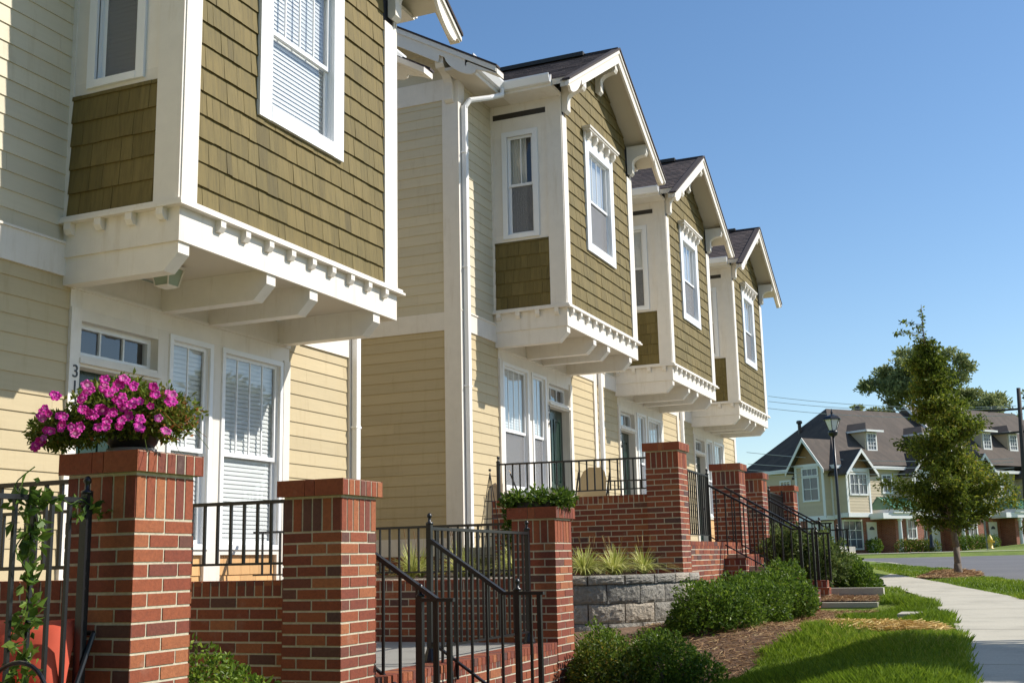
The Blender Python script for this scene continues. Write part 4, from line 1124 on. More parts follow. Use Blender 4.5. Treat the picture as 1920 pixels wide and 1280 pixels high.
def shrub(name,label,centers,n,size,m,seed,loc,cat='shrub',grp=None,stems=True,base=None,lump=.22,tb=.0,upb=.3):
    t=thing(name,loc,label,cat,grp)
    V,r=leafcloud(centers,n,size,seed,lump=lump,upb=upb)
    tt=np.clip(r.beta(2,2.6,size=n)+tb,0,1)
    g=MB(); g.quads(V,tt); g.build('foliage',m,t)
    if stems:
        g=MB()
        for (cx,cy,cz,rx,ry,rz) in centers:
            for k in range(6):
                a=rnd.uniform(0,6.28); g.path([(loc[0]+(cx-loc[0])*.3,loc[1]+(cy-loc[1])*.3,loc[2]),(cx+math.cos(a)*rx*.3,cy+math.sin(a)*ry*.3,cz),(cx+math.cos(a)*rx*.75,cy+math.sin(a)*ry*.75,cz+rz*.6)],[.012,.008,.003],5)
        g.build('stem','bark',t)
    return t
SG='evergreen shrubs in the mulch'
shrub('boxwood_shrub','round dark green shrub at the bottom, between the bronzed shrub and the lawn',[(-2.86,9.95,-.96,.30,.34,.34),(-2.62,10.05,-1.05,.24,.3,.24),(-3.02,10.1,-.92,.22,.3,.30)],10500,.034,'boxwood',11,(-2.82,9.95,-1.25),grp=SG,lump=.17)
shrub('bronzed_shrub','low shrub with bronze-orange leaf tips at the foot of the planter pier',[(-3.40,9.85,-1.0,.30,.34,.31),(-3.12,9.75,-1.08,.25,.3,.24),(-3.55,10.0,-1.0,.2,.3,.27)],9500,.034,'yelbox',12,(-3.36,9.85,-1.25),grp=SG,lump=.2)
shrub('boxwood_shrub','small bright green shrub tucked beside the planter pier, under the block wall',[(-3.72,10.75,-.95,.27,.34,.33)],5500,.030,'boxwood',13,(-3.72,10.75,-1.2),grp=SG,lump=.2,tb=.1)
shrub('boxwood_shrub','large dark mounded shrub in front of the block wall, left one of the big clump',[(-3.05,12.1,-.58,.36,.42,.34),(-2.8,12.3,-.62,.34,.42,.30),(-3.05,12.55,-.56,.32,.4,.32),(-3.25,12.0,-.72,.2,.3,.2)],15000,.038,'boxwood',14,(-2.95,12.2,-.8),grp=SG,lump=.16)
shrub('boxwood_shrub','dark mounded shrub in the middle of the big clump, below the brick steps',[(-2.95,13.3,-.52,.32,.45,.32),(-2.7,13.5,-.56,.3,.45,.27),(-2.9,13.8,-.46,.26,.4,.28)],12000,.038,'boxwood',15,(-2.84,13.35,-.75),grp=SG,lump=.16)
shrub('boxwood_shrub','dark shrub at the right end of the big clump, touching the brick pedestal',[(-2.78,14.5,-.48,.32,.45,.32),(-2.55,14.8,-.54,.26,.4,.23),(-2.8,15.3,-.40,.3,.4,.34)],12000,.040,'boxwood',16,(-2.68,14.6,-.7),grp=SG,lump=.16)
shrub('boxwood_shrub','round bush behind the farther concrete edging wall, next to the sidewalk',[(-2.36,19.0,-.40,.30,.38,.30),(-2.5,19.3,-.3,.26,.36,.30),(-2.2,19.2,-.5,.22,.3,.2)],9000,.045,'boxwood',17,(-2.36,19.0,-.6),grp=SG,lump=.08)
shrub('boxwood_shrub','light green shrub at the bottom between the two nearest piers',[(-4.25,5.45,-.82,.42,.40,.36)],5200,.036,'boxwood',18,(-4.25,5.45,-1.2),grp='evergreen shrubs in the mulch',tb=.12)
shrub('loose_shrub','tall loose shrub growing behind the long sloping stair rails',[(-3.30,18.25,-.05,.34,.45,.42),(-3.15,18.2,.15,.22,.3,.25),(-3.4,18.5,.05,.25,.3,.3)],9000,.05,'myrtle',19,(-3.3,18.25,-.5),grp='tall loose shrubs',lump=.4,upb=.8)
shrub('loose_shrub','tall loose shrub nearer the sidewalk, behind the foot of the stair rails',[(-2.72,18.4,-.12,.30,.45,.38),(-2.95,18.7,0,.28,.35,.3)],8000,.05,'myrtle',20,(-2.72,18.4,-.5),grp='tall loose shrubs',lump=.4,upb=.8)

# grass-like clumps in the raised bed
def tuft(x,y,z,label,seed,n=90,h=.30,sc_=1.0):
    r=random.Random(seed); g=MB(); t=thing('variegated_grass',(x,y,z),label,'ornamental grass','variegated grass clumps in the raised bed')
    for k in range(n):
        a=r.uniform(0,6.28); L=h*r.uniform(.6,1.25); lean=r.uniform(.2,1.5); w_=.006*sc_*r.uniform(.7,1.3); b0=Vector((x+math.cos(a)*.03*r.random(),y+math.sin(a)*.03*r.random(),z))
        d=Vector((math.cos(a),math.sin(a),0)); s_=Vector((-d.y,d.x,0))*w_; prev=(b0-s_,b0+s_); tt=r.random()
        for q in range(1,5):
            f=q/4; c=b0+d*(L*lean*f**1.3)+Vector((0,0,L*(f*(1.15-.75*lean*f))))
            ww=s_*(1-f*.85); cur=(c-ww,c+ww); g.poly([prev[0],prev[1],cur[1],cur[0]],tt); prev=cur
    g.build('foliage','lirio',t)
    g=MB()
    for k in range(3):
        a=r.uniform(0,6.28); g.tube((x,y,z),(x+math.cos(a)*.12,y+math.sin(a)*.12,z+h*1.4),.003,.002,5); g.tube((x+math.cos(a)*.10,y+math.sin(a)*.10,z+h*1.2),(x+math.cos(a)*.12,y+math.sin(a)*.12,z+h*1.45),.006,.004,5)
    g.build('flower_stalk','straw',t)
TF=[(-4.80,12.5),(-4.50,12.5),(-4.2,12.65),(-4.62,12.95),(-4.3,13.05),(-4.02,13.2)]
TL=['variegated grass clump nearest the planter pier, on the right of it','variegated grass clump in the raised bed, second right of the planter pier','variegated grass clump at the middle of the curved block wall','variegated grass clump close under the high brick wall, left one','variegated grass clump under the high brick wall, middle one','rightmost variegated grass clump, beside the tall pier']
for k,(x,y) in enumerate(TF): tuft(x,y,zt-.012,TL[k],40+k,230,.31,1.5)
TG=[(-8.6,13.6),(-7.9,13.2),(-7.3,13.9),(-6.9,12.9),(-6.6,13.8),(-6.2,12.8),(-5.9,13.6),(-5.5,12.9)]
for k,(x,y) in enumerate(TG): tuft(x,y,zt-.012,'green and cream grass clump seen through the nearest stair railing, above the low wall',60+k,170,.42,1.4)

# ------------------------------------------------------------------ pot of petunias
t=thing('petunia_pot',(-3.96,4.5,.55),'dark pot overflowing with magenta flowers on top of the nearest brick pier','flower pot')
g=MB(); g.lathe((-3.96,4.5,.55),[(.10,.0),(.12,.012),(.12,.03),(.10,.035)],20); g.build('saucer','greypot',t,True)
g=MB(); g.lathe((-3.96,4.5,.55),[(.095,.03),(.12,.06),(.15,.17),(.155,.18),(.145,.18),(.13,.16)],20); g.build('pot','pot',t,True)
CC=[(-3.96,4.42,.775,.19,.26,.11),(-4.25,4.38,.69,.18,.20,.08),(-4.33,4.36,.66,.10,.14,.07),(-3.80,4.45,.75,.20,.22,.11),(-3.99,4.45,.85,.15,.18,.075),(-3.72,4.46,.69,.10,.14,.09),(-4.02,4.28,.68,.14,.06,.09),(-3.86,4.34,.69,.10,.08,.08),(-4.16,4.27,.68,.12,.07,.08)]
V,r=leafcloud(CC,9500,.031,31,shell=.3,upb=.2,asp=.45); g=MB()
tt=np.clip(r.beta(2,2.2,size=len(V)) + np.clip((V[:,0,0]+3.85)*1.1,0,.5),0,1); g.quads(V,tt); g.build('foliage','petfol',t)
g=MB()
for k in range(70):
    a=r.uniform(0,6.28); L=r.uniform(.22,.5); ex=-3.99+math.cos(a)*L*1.0; ey=4.45+math.sin(a)*L*.7; ez=.72+r.uniform(-.1,.14)-L*.2
    if k>44: ex=-3.72+r.uniform(-.1,.2); ey=4.42+r.uniform(-.15,.1); ez=.70+r.uniform(-.08,.12)
    g.path([(-3.97,4.47,.71),(-3.97+(ex+3.97)*.5,4.47+(ey-4.47)*.5,.80+r.uniform(-.03,.05)),(ex,ey,ez)],[.003,.0022,.0012],4)
g.build('stem','petfol',t)
def petunia(par,c,nrm,s,protos=[]):
    if len(protos)<6:
        g=MB(); n=30; ml=('petal','petal','petal2','petal3','petal','petal2')[len(protos)]; cup=(.0,.006,.012,.004,-.004,.014)[len(protos)]
        rg=random.Random(len(protos)); r1=[];r2=[];r3=[];r4=[]
        for k in range(n):
            a=2*math.pi*k/n; lob=1-.22*(1-abs(math.cos(a*2.5)))**1.3; ruf=.0035*math.sin(a*10+rg.random())+rg.uniform(-.0015,.0015)
            ca,sa=math.cos(a),math.sin(a)
            r1.append((.005*ca,.005*sa,-.018)); r2.append((.012*ca,.012*sa,-.003)); r3.append((.025*lob*ca,.025*lob*sa,.002+cup*.6+.0025*math.cos(a*5))); r4.append((.034*lob*ca,.034*lob*sa,cup+ruf))
        for k in range(n):
            q=(k+1)%n; v=.45+.35*(k%6==0)+.12*math.cos(k/n*31.4)
            g.poly([(0,0,-.022),r1[k],r1[q]],.0); g.poly([r1[k],r2[k],r2[q],r1[q]],.1); g.poly([r2[k],r3[k],r3[q],r2[q]],v-.12); g.poly([r3[k],r4[k],r4[q],r3[q]],v)
        g.tube((0,0,-.022),(0,0,-.055),.004,.003,6,.3)
        o=g.build('flower',ml,None,True); protos.append(o)
    else:
        o=rnd.choice(protos).copy(); col.objects.link(o)
    o.parent=par; o.location=Vector(c)-par.location; o.rotation_euler=Vector(nrm).to_track_quat('Z','Y').to_euler(); o.rotation_euler.rotate_axis('Z',rnd.uniform(0,6.28)); k=s*rnd.uniform(.85,1.1); o.scale=(k,s*rnd.uniform(.8,1.0),s); return o
# flower centres as (X, Z) on the face of the mound, read from the photo and given depth on its front surface
FL=[(101,739),(84,765),(90,775),(80,785),(66,838),(77,828),(95,808),(114,803),(112,780),(155,745),(163,722),(193,712),(163,735),(196,720),(236,712),(222,722),(250,726),(288,727),(290,742),(323,740),(325,752),(218,752),(155,768),(165,775),(186,765),(205,775),(213,775),(232,765),(244,760),(240,780),(263,785),(262,800),(252,752),(282,762),(185,800),(200,790),(197,801),(222,800),(228,788),(311,808),(150,800),(140,812),(133,800),(230,745),(176,779),(262,752),(297,784),(205,737)]
F_=2171.07
def px2(x,y,Y):   # point of the photo at distance Y along the row
    d=(fw_*1.0+rt_*((x-960)/F_)+up_*(-(y-640)/F_)); return d*(Y/d.y)
_c=(math.cos(R(23.0504)),math.sin(R(23.0504)),math.cos(R(10.74)),math.sin(R(10.74)))
fw_=Vector((-_c[1]*_c[2],_c[0]*_c[2],_c[3])); rr_=Vector((_c[0],_c[1],0)); u0_=rr_.cross(fw_); _r=R(-1.2531)
rt_=rr_*math.cos(_r)+u0_*math.sin(_r); up_=-rr_*math.sin(_r)+u0_*math.cos(_r)
FL+=[(x+rnd.uniform(-9,9),y+rnd.uniform(-8,8)) for x,y in FL[:26]]
for (x,y) in FL:
    cx=(x-215)/160; Y=4.06+.16*min(1,abs(cx))**2+rnd.uniform(-.03,.03)
    p=px2(x,y,Y); nv=Vector((-p.x*.25+cx*.5+rnd.uniform(-.4,.4)+.3,-1.0+rnd.uniform(-.2,.2),.35+rnd.uniform(-.3,.5)))
    petunia(t,p,nv,rnd.uniform(.58,.84))

# planter on the third pier
t=thing('green_planter',(-3.96,9.88,.47),'low planter with dark glossy leaves and a few white flowers on the third brick pier','planter')
g=MB(); g.box(-4.12,-3.80,9.72,10.04,.47,.52,.5); g.build('planter_box','pot',t)
V,r=leafcloud([(-4.02,9.85,.55,.26,.22,.09),(-3.78,9.85,.54,.16,.2,.08),(-4.18,9.85,.53,.14,.16,.07),(-4.22,9.78,.35,.06,.06,.22)],2600,.05,33,shell=.2,asp=.4); g=MB(); g.quads(V,np.clip(r.beta(1.6,3,size=len(V)),0,1)); g.build('foliage','boxwood',t)
V,r=leafcloud([(-3.85,9.68,.58,.2,.06,.04)],10,.05,34,shell=.1,asp=.8); g=MB(); g.quads(V,r.rand(len(V))); g.build('white_flower','hwhite',t)

# vine on the nearest railing
t=thing('climbing_vine',(-3.93,3.85,-.7),'green vine twining up the nearest iron rail at the left edge','vine')
g=MB(); pts=[]; 
for k in range(60):
    z=-.70+1.15*k/59; pts.append((-3.93+.03*math.sin(k*.55),3.86-.03+.05*math.cos(k*.4),z))
g.path(pts,.003,5)
p2=[(-3.93,3.86+.02*k,.31+.012*math.sin(k)) for k in range(24)]; g.path(p2,.0025,5); g.build('stem','vine',t)
V,r=leafcloud([(-3.93,3.83,.30,.06,.10,.09),(-3.93,3.86,.16,.05,.06,.10),(-3.93,3.86,-.02,.04,.05,.12),(-3.93,3.86,-.22,.05,.06,.12),(-3.93,3.84,-.42,.05,.08,.10),(-3.93,3.95,.30,.03,.10,.03),(-3.93,4.2,.27,.03,.14,.03)],260,.058,35,shell=.1,asp=.6); g=MB(); g.quads(V,r.beta(2,2,size=len(V))); g.build('foliage','vine',t)

# red cushioned chair and iron hoop at the lower left
t=thing('patio_chair',(-4.2,3.9,-.70),'patio chair with a puffy red cushion behind the nearest iron rail','chair')
def cushion(name,c,sx,sy,sz,rot,par,m):
    bpy_mesh=MB(); n=10; P={}
    for i in range(n+1):
        for j in range(n+1):
            u=i/n*2-1; v=j/n*2-1; th=(1-abs(u)**3)*(1-abs(v)**3)
            P[(i,j)]=(u*(1-.05*(1-v*v)),v*(1-.05*(1-u*u)),th**.5)
    Rm=Matrix.Rotation(rot[2],3,'Z')@Matrix.Rotation(rot[0],3,'X')
    def W_(p,s_): q=Rm@Vector((p[0]*sx,p[1]*sy,s_*p[2]*sz)); return (c[0]+q.x,c[1]+q.y,c[2]+q.z)
    g=bpy_mesh
    for s_ in (1,-1):
        k=len(g.v); g.v+=[W_(P[(i,j)],s_) for i in range(n+1) for j in range(n+1)]
        for i in range(n):
            for j in range(n):
                f=(k+i*(n+1)+j,k+(i+1)*(n+1)+j,k+(i+1)*(n+1)+j+1,k+i*(n+1)+j+1); g.f.append(f if s_>0 else f[::-1]); g.t.append(.5); g.m.append(0)
    return g.build(name,m,par,True)
cushion('back_cushion',(-4.16,4.10,-.40),.21,.20,.11,(R(70),R(0),R(18)),t,'red_cushion')
cushion('side_cushion',(-4.42,3.98,-.42),.18,.20,.11,(R(72),0,R(48)),t,'red_cushion')
cushion('seat_cushion',(-4.22,3.75,-.55),.26,.30,.07,(R(4),0,R(8)),t,'red_cushion')
g=MB()
for sx in (-.28,.28):
    g.path([(-4.2+sx,3.5,-.7),(-4.2+sx,3.5,-.6),(-4.2+sx,4.1,-.62),(-4.2+sx,4.25,-.28)],.012,8); g.tube((-4.2+sx,4.12,-.7),(-4.2+sx,4.1,-.6),.012)
g.tube((-4.48,4.25,-.28),(-3.92,4.25,-.28),.012); g.build('frame','black',t)
t=thing('iron_hoop',(-3.66,3.55,-1.0),'black arched iron hoop at the very bottom left, with a red blossom','garden hoop')
g=MB(); pts=[(-3.66+.17*math.cos(a),3.55+.02*math.sin(a),-.52+.17*math.sin(a)) for a in [math.pi*k/16 for k in range(17)]]
g.path([(-3.49,3.55,-1.1)]+pts+[(-3.83,3.55,-1.1)],.009,8); g.build('hoop','black',t)
V,r=leafcloud([(-3.68,3.52,-.48,.03,.02,.025)],14,.05,36,shell=.1,asp=.8); g=MB(); g.quads(V,r.rand(len(V))); g.build('blossom','redpetal',t)

# tan sling chairs on the second patio, and a wire trellis
def sling(x,y,z,rot,label):
    t=thing('sling_chair',(x,y,z),label,'chair','tan patio chairs'); Rm=Matrix.Rotation(rot,3,'Z')
    w_=lambda a,b,c:tuple(Vector((x,y,z))+Rm@Vector((a,b,c)))
    g=MB(); prof=[(.25,.42),(.05,.385),(-.2,.40),(-.27,.6),(-.32,.8),(-.38,1.0),(-.42,1.1),(-.45,1.16)]; hw=[.24,.24,.24,.24,.24,.22,.18,.10]; k_=0
    for (a,b),(c,d),p_,q_ in zip(prof,prof[1:],hw,hw[1:]): g.hexa([w_(a,-p_,b),w_(a,p_,b),w_(c,q_,d),w_(c,-q_,d),w_(a-.01,-p_,b+.012),w_(a-.01,p_,b+.012),w_(c-.01,q_,d+.012),w_(c-.01,-q_,d+.012)],.5)
    g.build('sling','sling',t)
    for s_ in (-.26,.26):
        g=MB(); g.path([w_(.25,s_,.42),w_(-.2,s_,.40),w_(-.30,s_,.75),w_(-.43,s_,1.1)],.014,8); g.path([w_(.28,s_,0),w_(.25,s_,.42),w_(.22,s_,.62),w_(-.28,s_,.66)],.012,8); g.tube(w_(-.2,s_,.4),w_(-.34,s_,0),.012); g.build('side_frame','black',t)
sling(-6.62,16.5,.20,R(22),'tan sling chair seen nearly edge-on behind the wall railing')
sling(-6.1,17.0,.20,R(135),'tan sling chair with rounded back, right of the edge-on one')
t=thing('wire_trellis',(-6.02,13.3,zt),'thin wire obelisk trellis standing against the second house beside the brick wall','trellis')
g=MB(); top=Vector((-6.0,13.3,1.10))
B_=[Vector((-6.18,13.15,zt)),Vector((-5.86,13.15,zt)),Vector((-5.86,13.45,zt)),Vector((-6.18,13.45,zt))]
for b in B_: g.tube(b,top,.005)
for f in (.2,.38,.55,.72,.86):
    q=[b.lerp(top,f) for b in B_]
    for i in range(4): g.tube(q[i],q[(i+1)%4],.004)
g.ball(top+Vector((0,0,.03)),.018); g.build('wire_frame','black',t)

# ------------------------------------------------------------------ young street oak
def limb(g,a,b,r0,r1,bend=.06,seg=4):
    a=Vector(a);b=Vector(b);pts=[];rad=[]
    off=Vector((rnd.uniform(-1,1),rnd.uniform(-1,1),rnd.uniform(0,.6)))*bend*(b-a).length
    for k in range(seg+1):
        f=k/seg; pts.append(a.lerp(b,f)+off*math.sin(math.pi*f)); rad.append(r0+(r1-r0)*f)
    g.path(pts,rad,7); return pts
def sapling(base,H,prof,label,name,n,size,m,seed,spike=True,tr=.075,grp=None,lean=(-.28,0)):
    t=thing(name,base,label,'tree',grp); rr=random.Random(seed); b=Vector(base); g=MB()
    L=Vector((lean[0],lean[1],0)); pts=[b+L*(k/10)+Vector((.03*math.sin(k*1.3),.02*math.cos(k),H*k/10)) for k in range(11)]
    g.lathe(b,[(tr*1.7,-.05),(tr*1.25,.08),(tr*1.02,.25)],10)
    g.path(pts,[tr*(1-.93*(k/10)) for k in range(11)],9); g.build('trunk','bark',t,True) if False else None
    br=g; clumps=[]
    def tp(h): f=h/H; i=min(9,int(f*10)); return pts[i].lerp(pts[i+1],f*10-i)
    for (h0,rad,cnt) in prof:
        for k in range(cnt):
            a=rr.uniform(0,6.28); h=h0+rr.uniform(-.25,.25); R0=rad*rr.uniform(.55,1.12)
            s_=tp(max(.9,h-.18)); e=tp(h)+Vector((math.cos(a)*R0,math.sin(a)*R0,R0*.18+rr.uniform(-.05,.1)))
            limb(br,s_,e,tr*.22,.006)
            for q in (.45,.7,.95):
                c=s_.lerp(e,q); w_=.16+.11*rr.random(); clumps.append((c.x,c.y,c.z+.04,w_*1.1,w_*1.1,w_*.62))
    if spike:
        for k in range(9):
            h=H*(.86+.14*k/9); a=rr.uniform(0,6.28); Ls=.75*(1-k/10)
            if k<5: e=tp(h)+Vector((math.cos(a)*Ls,math.sin(a)*Ls,.1)); limb(br,tp(h),e,.008,.004); clumps+=[(tp(h).lerp(e,q).x,tp(h).lerp(e,q).y,tp(h).lerp(e,q).z,.05,.05,.05) for q in (.5,.8,1.0)]
            c=tp(h); clumps.append((c.x,c.y,c.z,.035,.035,.08))
    br.build('trunk','bark',t,True)
    V,r=leafcloud(clumps,n,size,seed,shell=.15,upb=-.1,asp=.5,lump=.35)
    g=MB(); g.quads(V,np.clip(r.beta(2,2.3,size=n)*.9+.25*(np.sin(V[:,0,0]*2.3+V[:,0,2]*1.7)*.5),0,1)); g.build('crown',m,t)
    return t
P0=[(1.2,.8,8),(1.5,1.22,12),(1.85,1.15,11),(2.25,.95,11),(2.7,.92,10),(3.1,.74,10),(3.5,.60,9),(3.9,.46,8),(4.25,.36,7),(4.6,.25,5),(4.9,.14,3)]
yb=27.0; xb_=-1.22
sapling((xb_,yb,gz(xb_,yb)),5.95,P0,'young cone-shaped street tree with bare spiky top, growing from a mulch ring by the road','young_street_tree',38000,.080,'oak',51)
# the tree beside the road nearer the viewer, off to the right, that shades the lawn
t=thing('roadside_tree',(3.4,12.0,gz(3.4,12.0)),'spreading roadside tree right of the picture whose shade falls on the near lawn','tree')
b=Vector(t.location); g=MB(); g.path([b,b+Vector((.05,0,1.6)),b+Vector((-.1,.1,3.0))],[.16,.13,.09],10)
lob=[]
for (sx,sy,rad) in ((1.2,8.0,.75),(.5,8.1,.75),(-.2,8.4,.8),(-.9,8.85,.9),(-.8,9.5,.6),(-1.6,9.15,.9),(-1.7,9.8,.6),(-2.25,9.4,.75),(-2.3,8.7,.5)):
    h=5.4+rnd.uniform(-.3,.3); c=Vector((sx+h*1.04,sy+h*.577,-.9+h)); limb(g,b+Vector((0,0,2.2)),c,.06,.02); lob.append((c.x,c.y,c.z,rad*.95,rad*.8,rad*.5))
g.build('trunk','bark',t,True)
V,r=leafcloud(lob,24000,.14,52,shell=.1,lump=.3); g=MB(); g.quads(V,r.beta(2,2,size=len(V))); g.build('crown','oak',t)

def bigtree(x,y,H,seed,label):
    t=thing('offscreen_tree',(x,y,gz(x,y)),label,'tree'); b=Vector(t.location); r_=random.Random(seed); g=MB()
    g.path([b,b+Vector((.1,0,H*.3)),b+Vector((0,.1,H*.55))],[.28,.22,.12],9); lob=[]
    for k in range(22):
        a=r_.uniform(0,6.28); q=r_.uniform(.2,1)*H*.28; c=b+Vector((math.cos(a)*q,math.sin(a)*q,H*(.45+.5*r_.random()*(1-.4*q/(H*.28))))); limb(g,b+Vector((0,0,H*r_.uniform(.25,.5))),c,.07,.02); lob.append((c.x,c.y,c.z,H*.10,H*.10,H*.07))
    g.build('trunk','bark',t,True); V,r=leafcloud(lob,7500,.40,seed,shell=.15,lump=.3); g=MB(); g.quads(V,r.beta(2,2,size=len(V))); g.build('crown','fartree',t)
    return t
bigtree(14.5,37,9,71,'leafy tree across the road right of the picture, nearest of three mirrored in the windows')
bigtree(16,52,11,72,'leafy tree across the road right of the picture, middle of three mirrored in the windows')
bigtree(19,67,12,73,'leafy tree across the road right of the picture, farthest of three mirrored in the windows')

src=bigtree(-9,-9,11,74,'unseen sky-blocking tree added behind the viewer, first of the row nearest the houses')  # unseen tree row, added to cut low sky fill on the -Y faces
for k,(x,y,lb) in enumerate(((-4,-10,'unseen sky-blocking tree added behind the viewer, second of the row'),(1,-9.5,'unseen sky-blocking tree added behind the viewer, third of the row'),(6,-10.5,'unseen sky-blocking tree added behind the viewer, fourth of the row'),(11,-9,'unseen sky-blocking tree added behind the viewer, fifth of the row'),(-14,-8,'unseen sky-blocking tree added behind the viewer, standing past the end of the houses'))):
    dup(src,(x,y,gz(x,y)),lb)
shrub('clipped_hedge','long unseen sky-blocking hedge added behind the viewer, under the row of trees',[(-12+2.2*k,-7.5,.6,1.5,.8,1.9) for k in range(11)],9000,.28,'boxwood',75,(0,-7.5,-.9),cat='hedge',stems=False)  # unseen hedge, added to close the sky gap below the tree crowns
# ------------------------------------------------------------------ houses across the road
OA=Vector((-8.09,79.47,0)); UD=Vector((.56123,.82766,0)); ND=Vector((UD.y,-UD.x,0))
def FW(u,v,h): p=OA+UD*u+ND*v; return (p.x,p.y,h)
def fb(mb,u0,u1,v0,v1,h0,h1,t=.5,m=0): mb.hexa([FW(u0,v0,h0),FW(u1,v0,h0),FW(u1,v1,h0),FW(u0,v1,h0),FW(u0,v0,h1),FW(u1,v0,h1),FW(u1,v1,h1),FW(u0,v1,h1)],t,m)
def pbuild(mb,name,mats,par,sm_=False): return mb.build(name,mats,par,sm_)
def TFa(v): return lambda a,b,d: FW(a,v+d,b)
bh=thing('brick_and_tan_rowhouse',FW(6,-3,.1),'long tan and red brick row of houses across the road, under dark hipped roofs','row house')
def fwin(u0,u1,h0,h1,v,cols=2,rows=2,par=bh,mid=True):
    g=MB(); T=TFa(v); c=.11
    for a,b,p,q in ((u0-c,u0,h0-c,h1+c),(u1,u1+c,h0-c,h1+c),(u0,u1,h1,h1+c),(u0,u1,h0-c,h0)): g.tbox(T,a,b,p,q,0,.06,.5)
    for k in range(1,cols): x=u0+(u1-u0)*k/cols; g.tbox(T,x-.02,x+.02,h0,h1,.02,.045,.5)
    for k in range(1,rows): z=h0+(h1-h0)*k/rows; g.tbox(T,u0,u1,z-.02,z+.02,.021,.046,.5)
    w_=g.build('window','farwhite',par); g=MB(); g.tbox(T,u0,u1,h0,h1,.004,.012,.5); g.build('pane','fardark',w_)
def fardark():
    m,nt,b=mat('far_window_glass'); b.inputs['Base Color'].default_value=(.10,.11,.14,1); b.inputs['Roughness'].default_value=.12; return m
M['fardark']=fardark()
def siding(mb,u0,u1,h0,h1,v,th=.2): 
    fb(mb,u0,u1,v-th,v,h0,h1)
    lap(mb,TFa(v),[rect(u0,u1,h0,h1)],h0,.19,(3,5),.02,top=.1,gap=0)
# main walls
U0,U1=-3.9,36.0
g=MB(); siding(g,U0,U1,2.5,5.45,0); g.build('upper_wall','fartan',bh)
g=MB(); fb(g,U0,U1,-.3,-.05,-.6,2.4); g.build('lower_wall','farbrick',bh)
g=MB(); fb(g,U0,U1,-.02,.05,2.3,2.55); fb(g,U0,U1,0,.42,5.40,5.60); g.build('trim_band','farwhite',bh)
# end wall facing the viewer (normal -u): coordinates a = -v
def TSd(u): return lambda a,b,d: FW(u-d,-a,b)
def fs(mb,a0,a1,u0,u1,h0,h1,t=.5): fb(mb,u0,u1,-a1,-a0,h0,h1,t)
g=MB(); fs(g,0,7.9,-3.9,-3.7,2.4,5.4); lap(g,TSd(-3.9),[rect(0,7.9,2.4,5.4)],2.4,.19,(3,5),.02,top=.1,gap=0); g.build('end_wall','fartan',bh)
g=MB(); fs(g,0,7.9,-3.85,-3.7,-.6,2.4); g.build('lower_wall','farbrick',bh)
g=MB(); fs(g,-.42,8.3,-4.3,-3.9,5.36,5.6); fs(g,0,7.9,-3.96,-3.9,2.2,2.45); g.build('trim_band','farwhite',bh)
def swin(a0,a1,h0,h1,u,cols=2,rows=2):
    g=MB(); T=TSd(u); c=.11
    for a,b,p,q in ((a0-c,a0,h0-c,h1+c),(a1,a1+c,h0-c,h1+c),(a0,a1,h1,h1+c),(a0,a1,h0-c,h0)): g.tbox(T,a,b,p,q,0,.06,.5)
    for k in range(1,cols): x=a0+(a1-a0)*k/cols; g.tbox(T,x-.02,x+.02,h0,h1,.02,.045,.5)
    for k in range(1,rows): z=h0+(h1-h0)*k/rows; g.tbox(T,a0,a1,z-.02,z+.02,.021,.046,.5)
    w_=g.build('window','farwhite',bh); g=MB(); g.tbox(T,a0,a1,h0,h1,.004,.012,.5); g.build('pane','fardark',w_)
swin(3.9,4.7,4.1,4.8,-3.9,3,2)
# gabled bay on the end wall
UA=-4.65
g=MB(); fs(g,.3,2.65,UA+.01,-3.9,2.3,5.75); lap(g,TSd(UA+.01),[rect(.3,2.65,2.3,5.75)],2.3,.19,(3,5),.02,top=.1,gap=0); lap(g,lambda a,b,d:FW(a,-.3+d,b),[rect(UA,-3.9,2.3,5.6)],2.3,.19,(3,5),.02,top=.1,gap=0); g.build('bay_wall','fartan',bh)
g=MB()
for a0,a1 in ((.25,.42),(2.53,2.7)): g.tbox(TSd(UA),a0,a1,2.3,5.75,0,.06,.5)
g.tbox(TSd(UA),.25,2.7,2.15,2.42,0,.07,.5); g.tbox(TSd(UA),.25,2.7,5.55,5.75,0,.07,.5); fb(g,UA,-3.9,-.29,-.24,2.15,2.42); fb(g,-4.02,-3.9,-.29,-.24,2.4,5.5); g.build('bay_trim','farwhite',bh)
swin(.78,2.0,3.45,4.85,UA,2,2); swin(.78,2.0,5.02,5.42,UA,3,1)
g=MB(); g.prism(TSd(UA),[(.3,5.75),(2.65,5.75),(1.475,7.25)],-.1,0,.5); lap(g,TSd(UA),[[(.3,5.75),(2.65,5.75),(1.475,7.25)]],5.75,.19,(3,5),.02,top=.1,gap=0); g.build('gable_wall','farbrown',bh)
g=MB(); sl=1.277
for s_ in (-1,1):
    e=(1.475+s_*1.65, 7.42-sl*1.65)
    P=[FW(UA-.45,-1.475,7.42),FW(UA-.45,-e[0],e[1]),FW(-1.2,-e[0],e[1]),FW(-1.2,-1.475,7.42)]
    g.hexa([(p[0],p[1],p[2]-.12) for p in P]+P,.5)
g.build('gable_roof','farroof',bh)
g=MB()
for s_ in (-1,1):
    e=(1.475+s_*1.65, 7.42-sl*1.65); g.prism(TSd(UA-.45),[(1.475,7.43),(e[0],e[1]+.01),(e[0],e[1]-.24),(1.475,7.16)],0,.04,.5)
g.build('bargeboard','farwhite',bh)
g=MB(); g.tbox(TSd(-3.85),.4,2.6,0,2.1,.02,.05,.5); g.build('shopfront_panel','farwhite',bh)
swin(.6,1.2,.1,1.8,-3.92,2,3); swin(1.5,2.3,.3,1.6,-3.92,2,3)
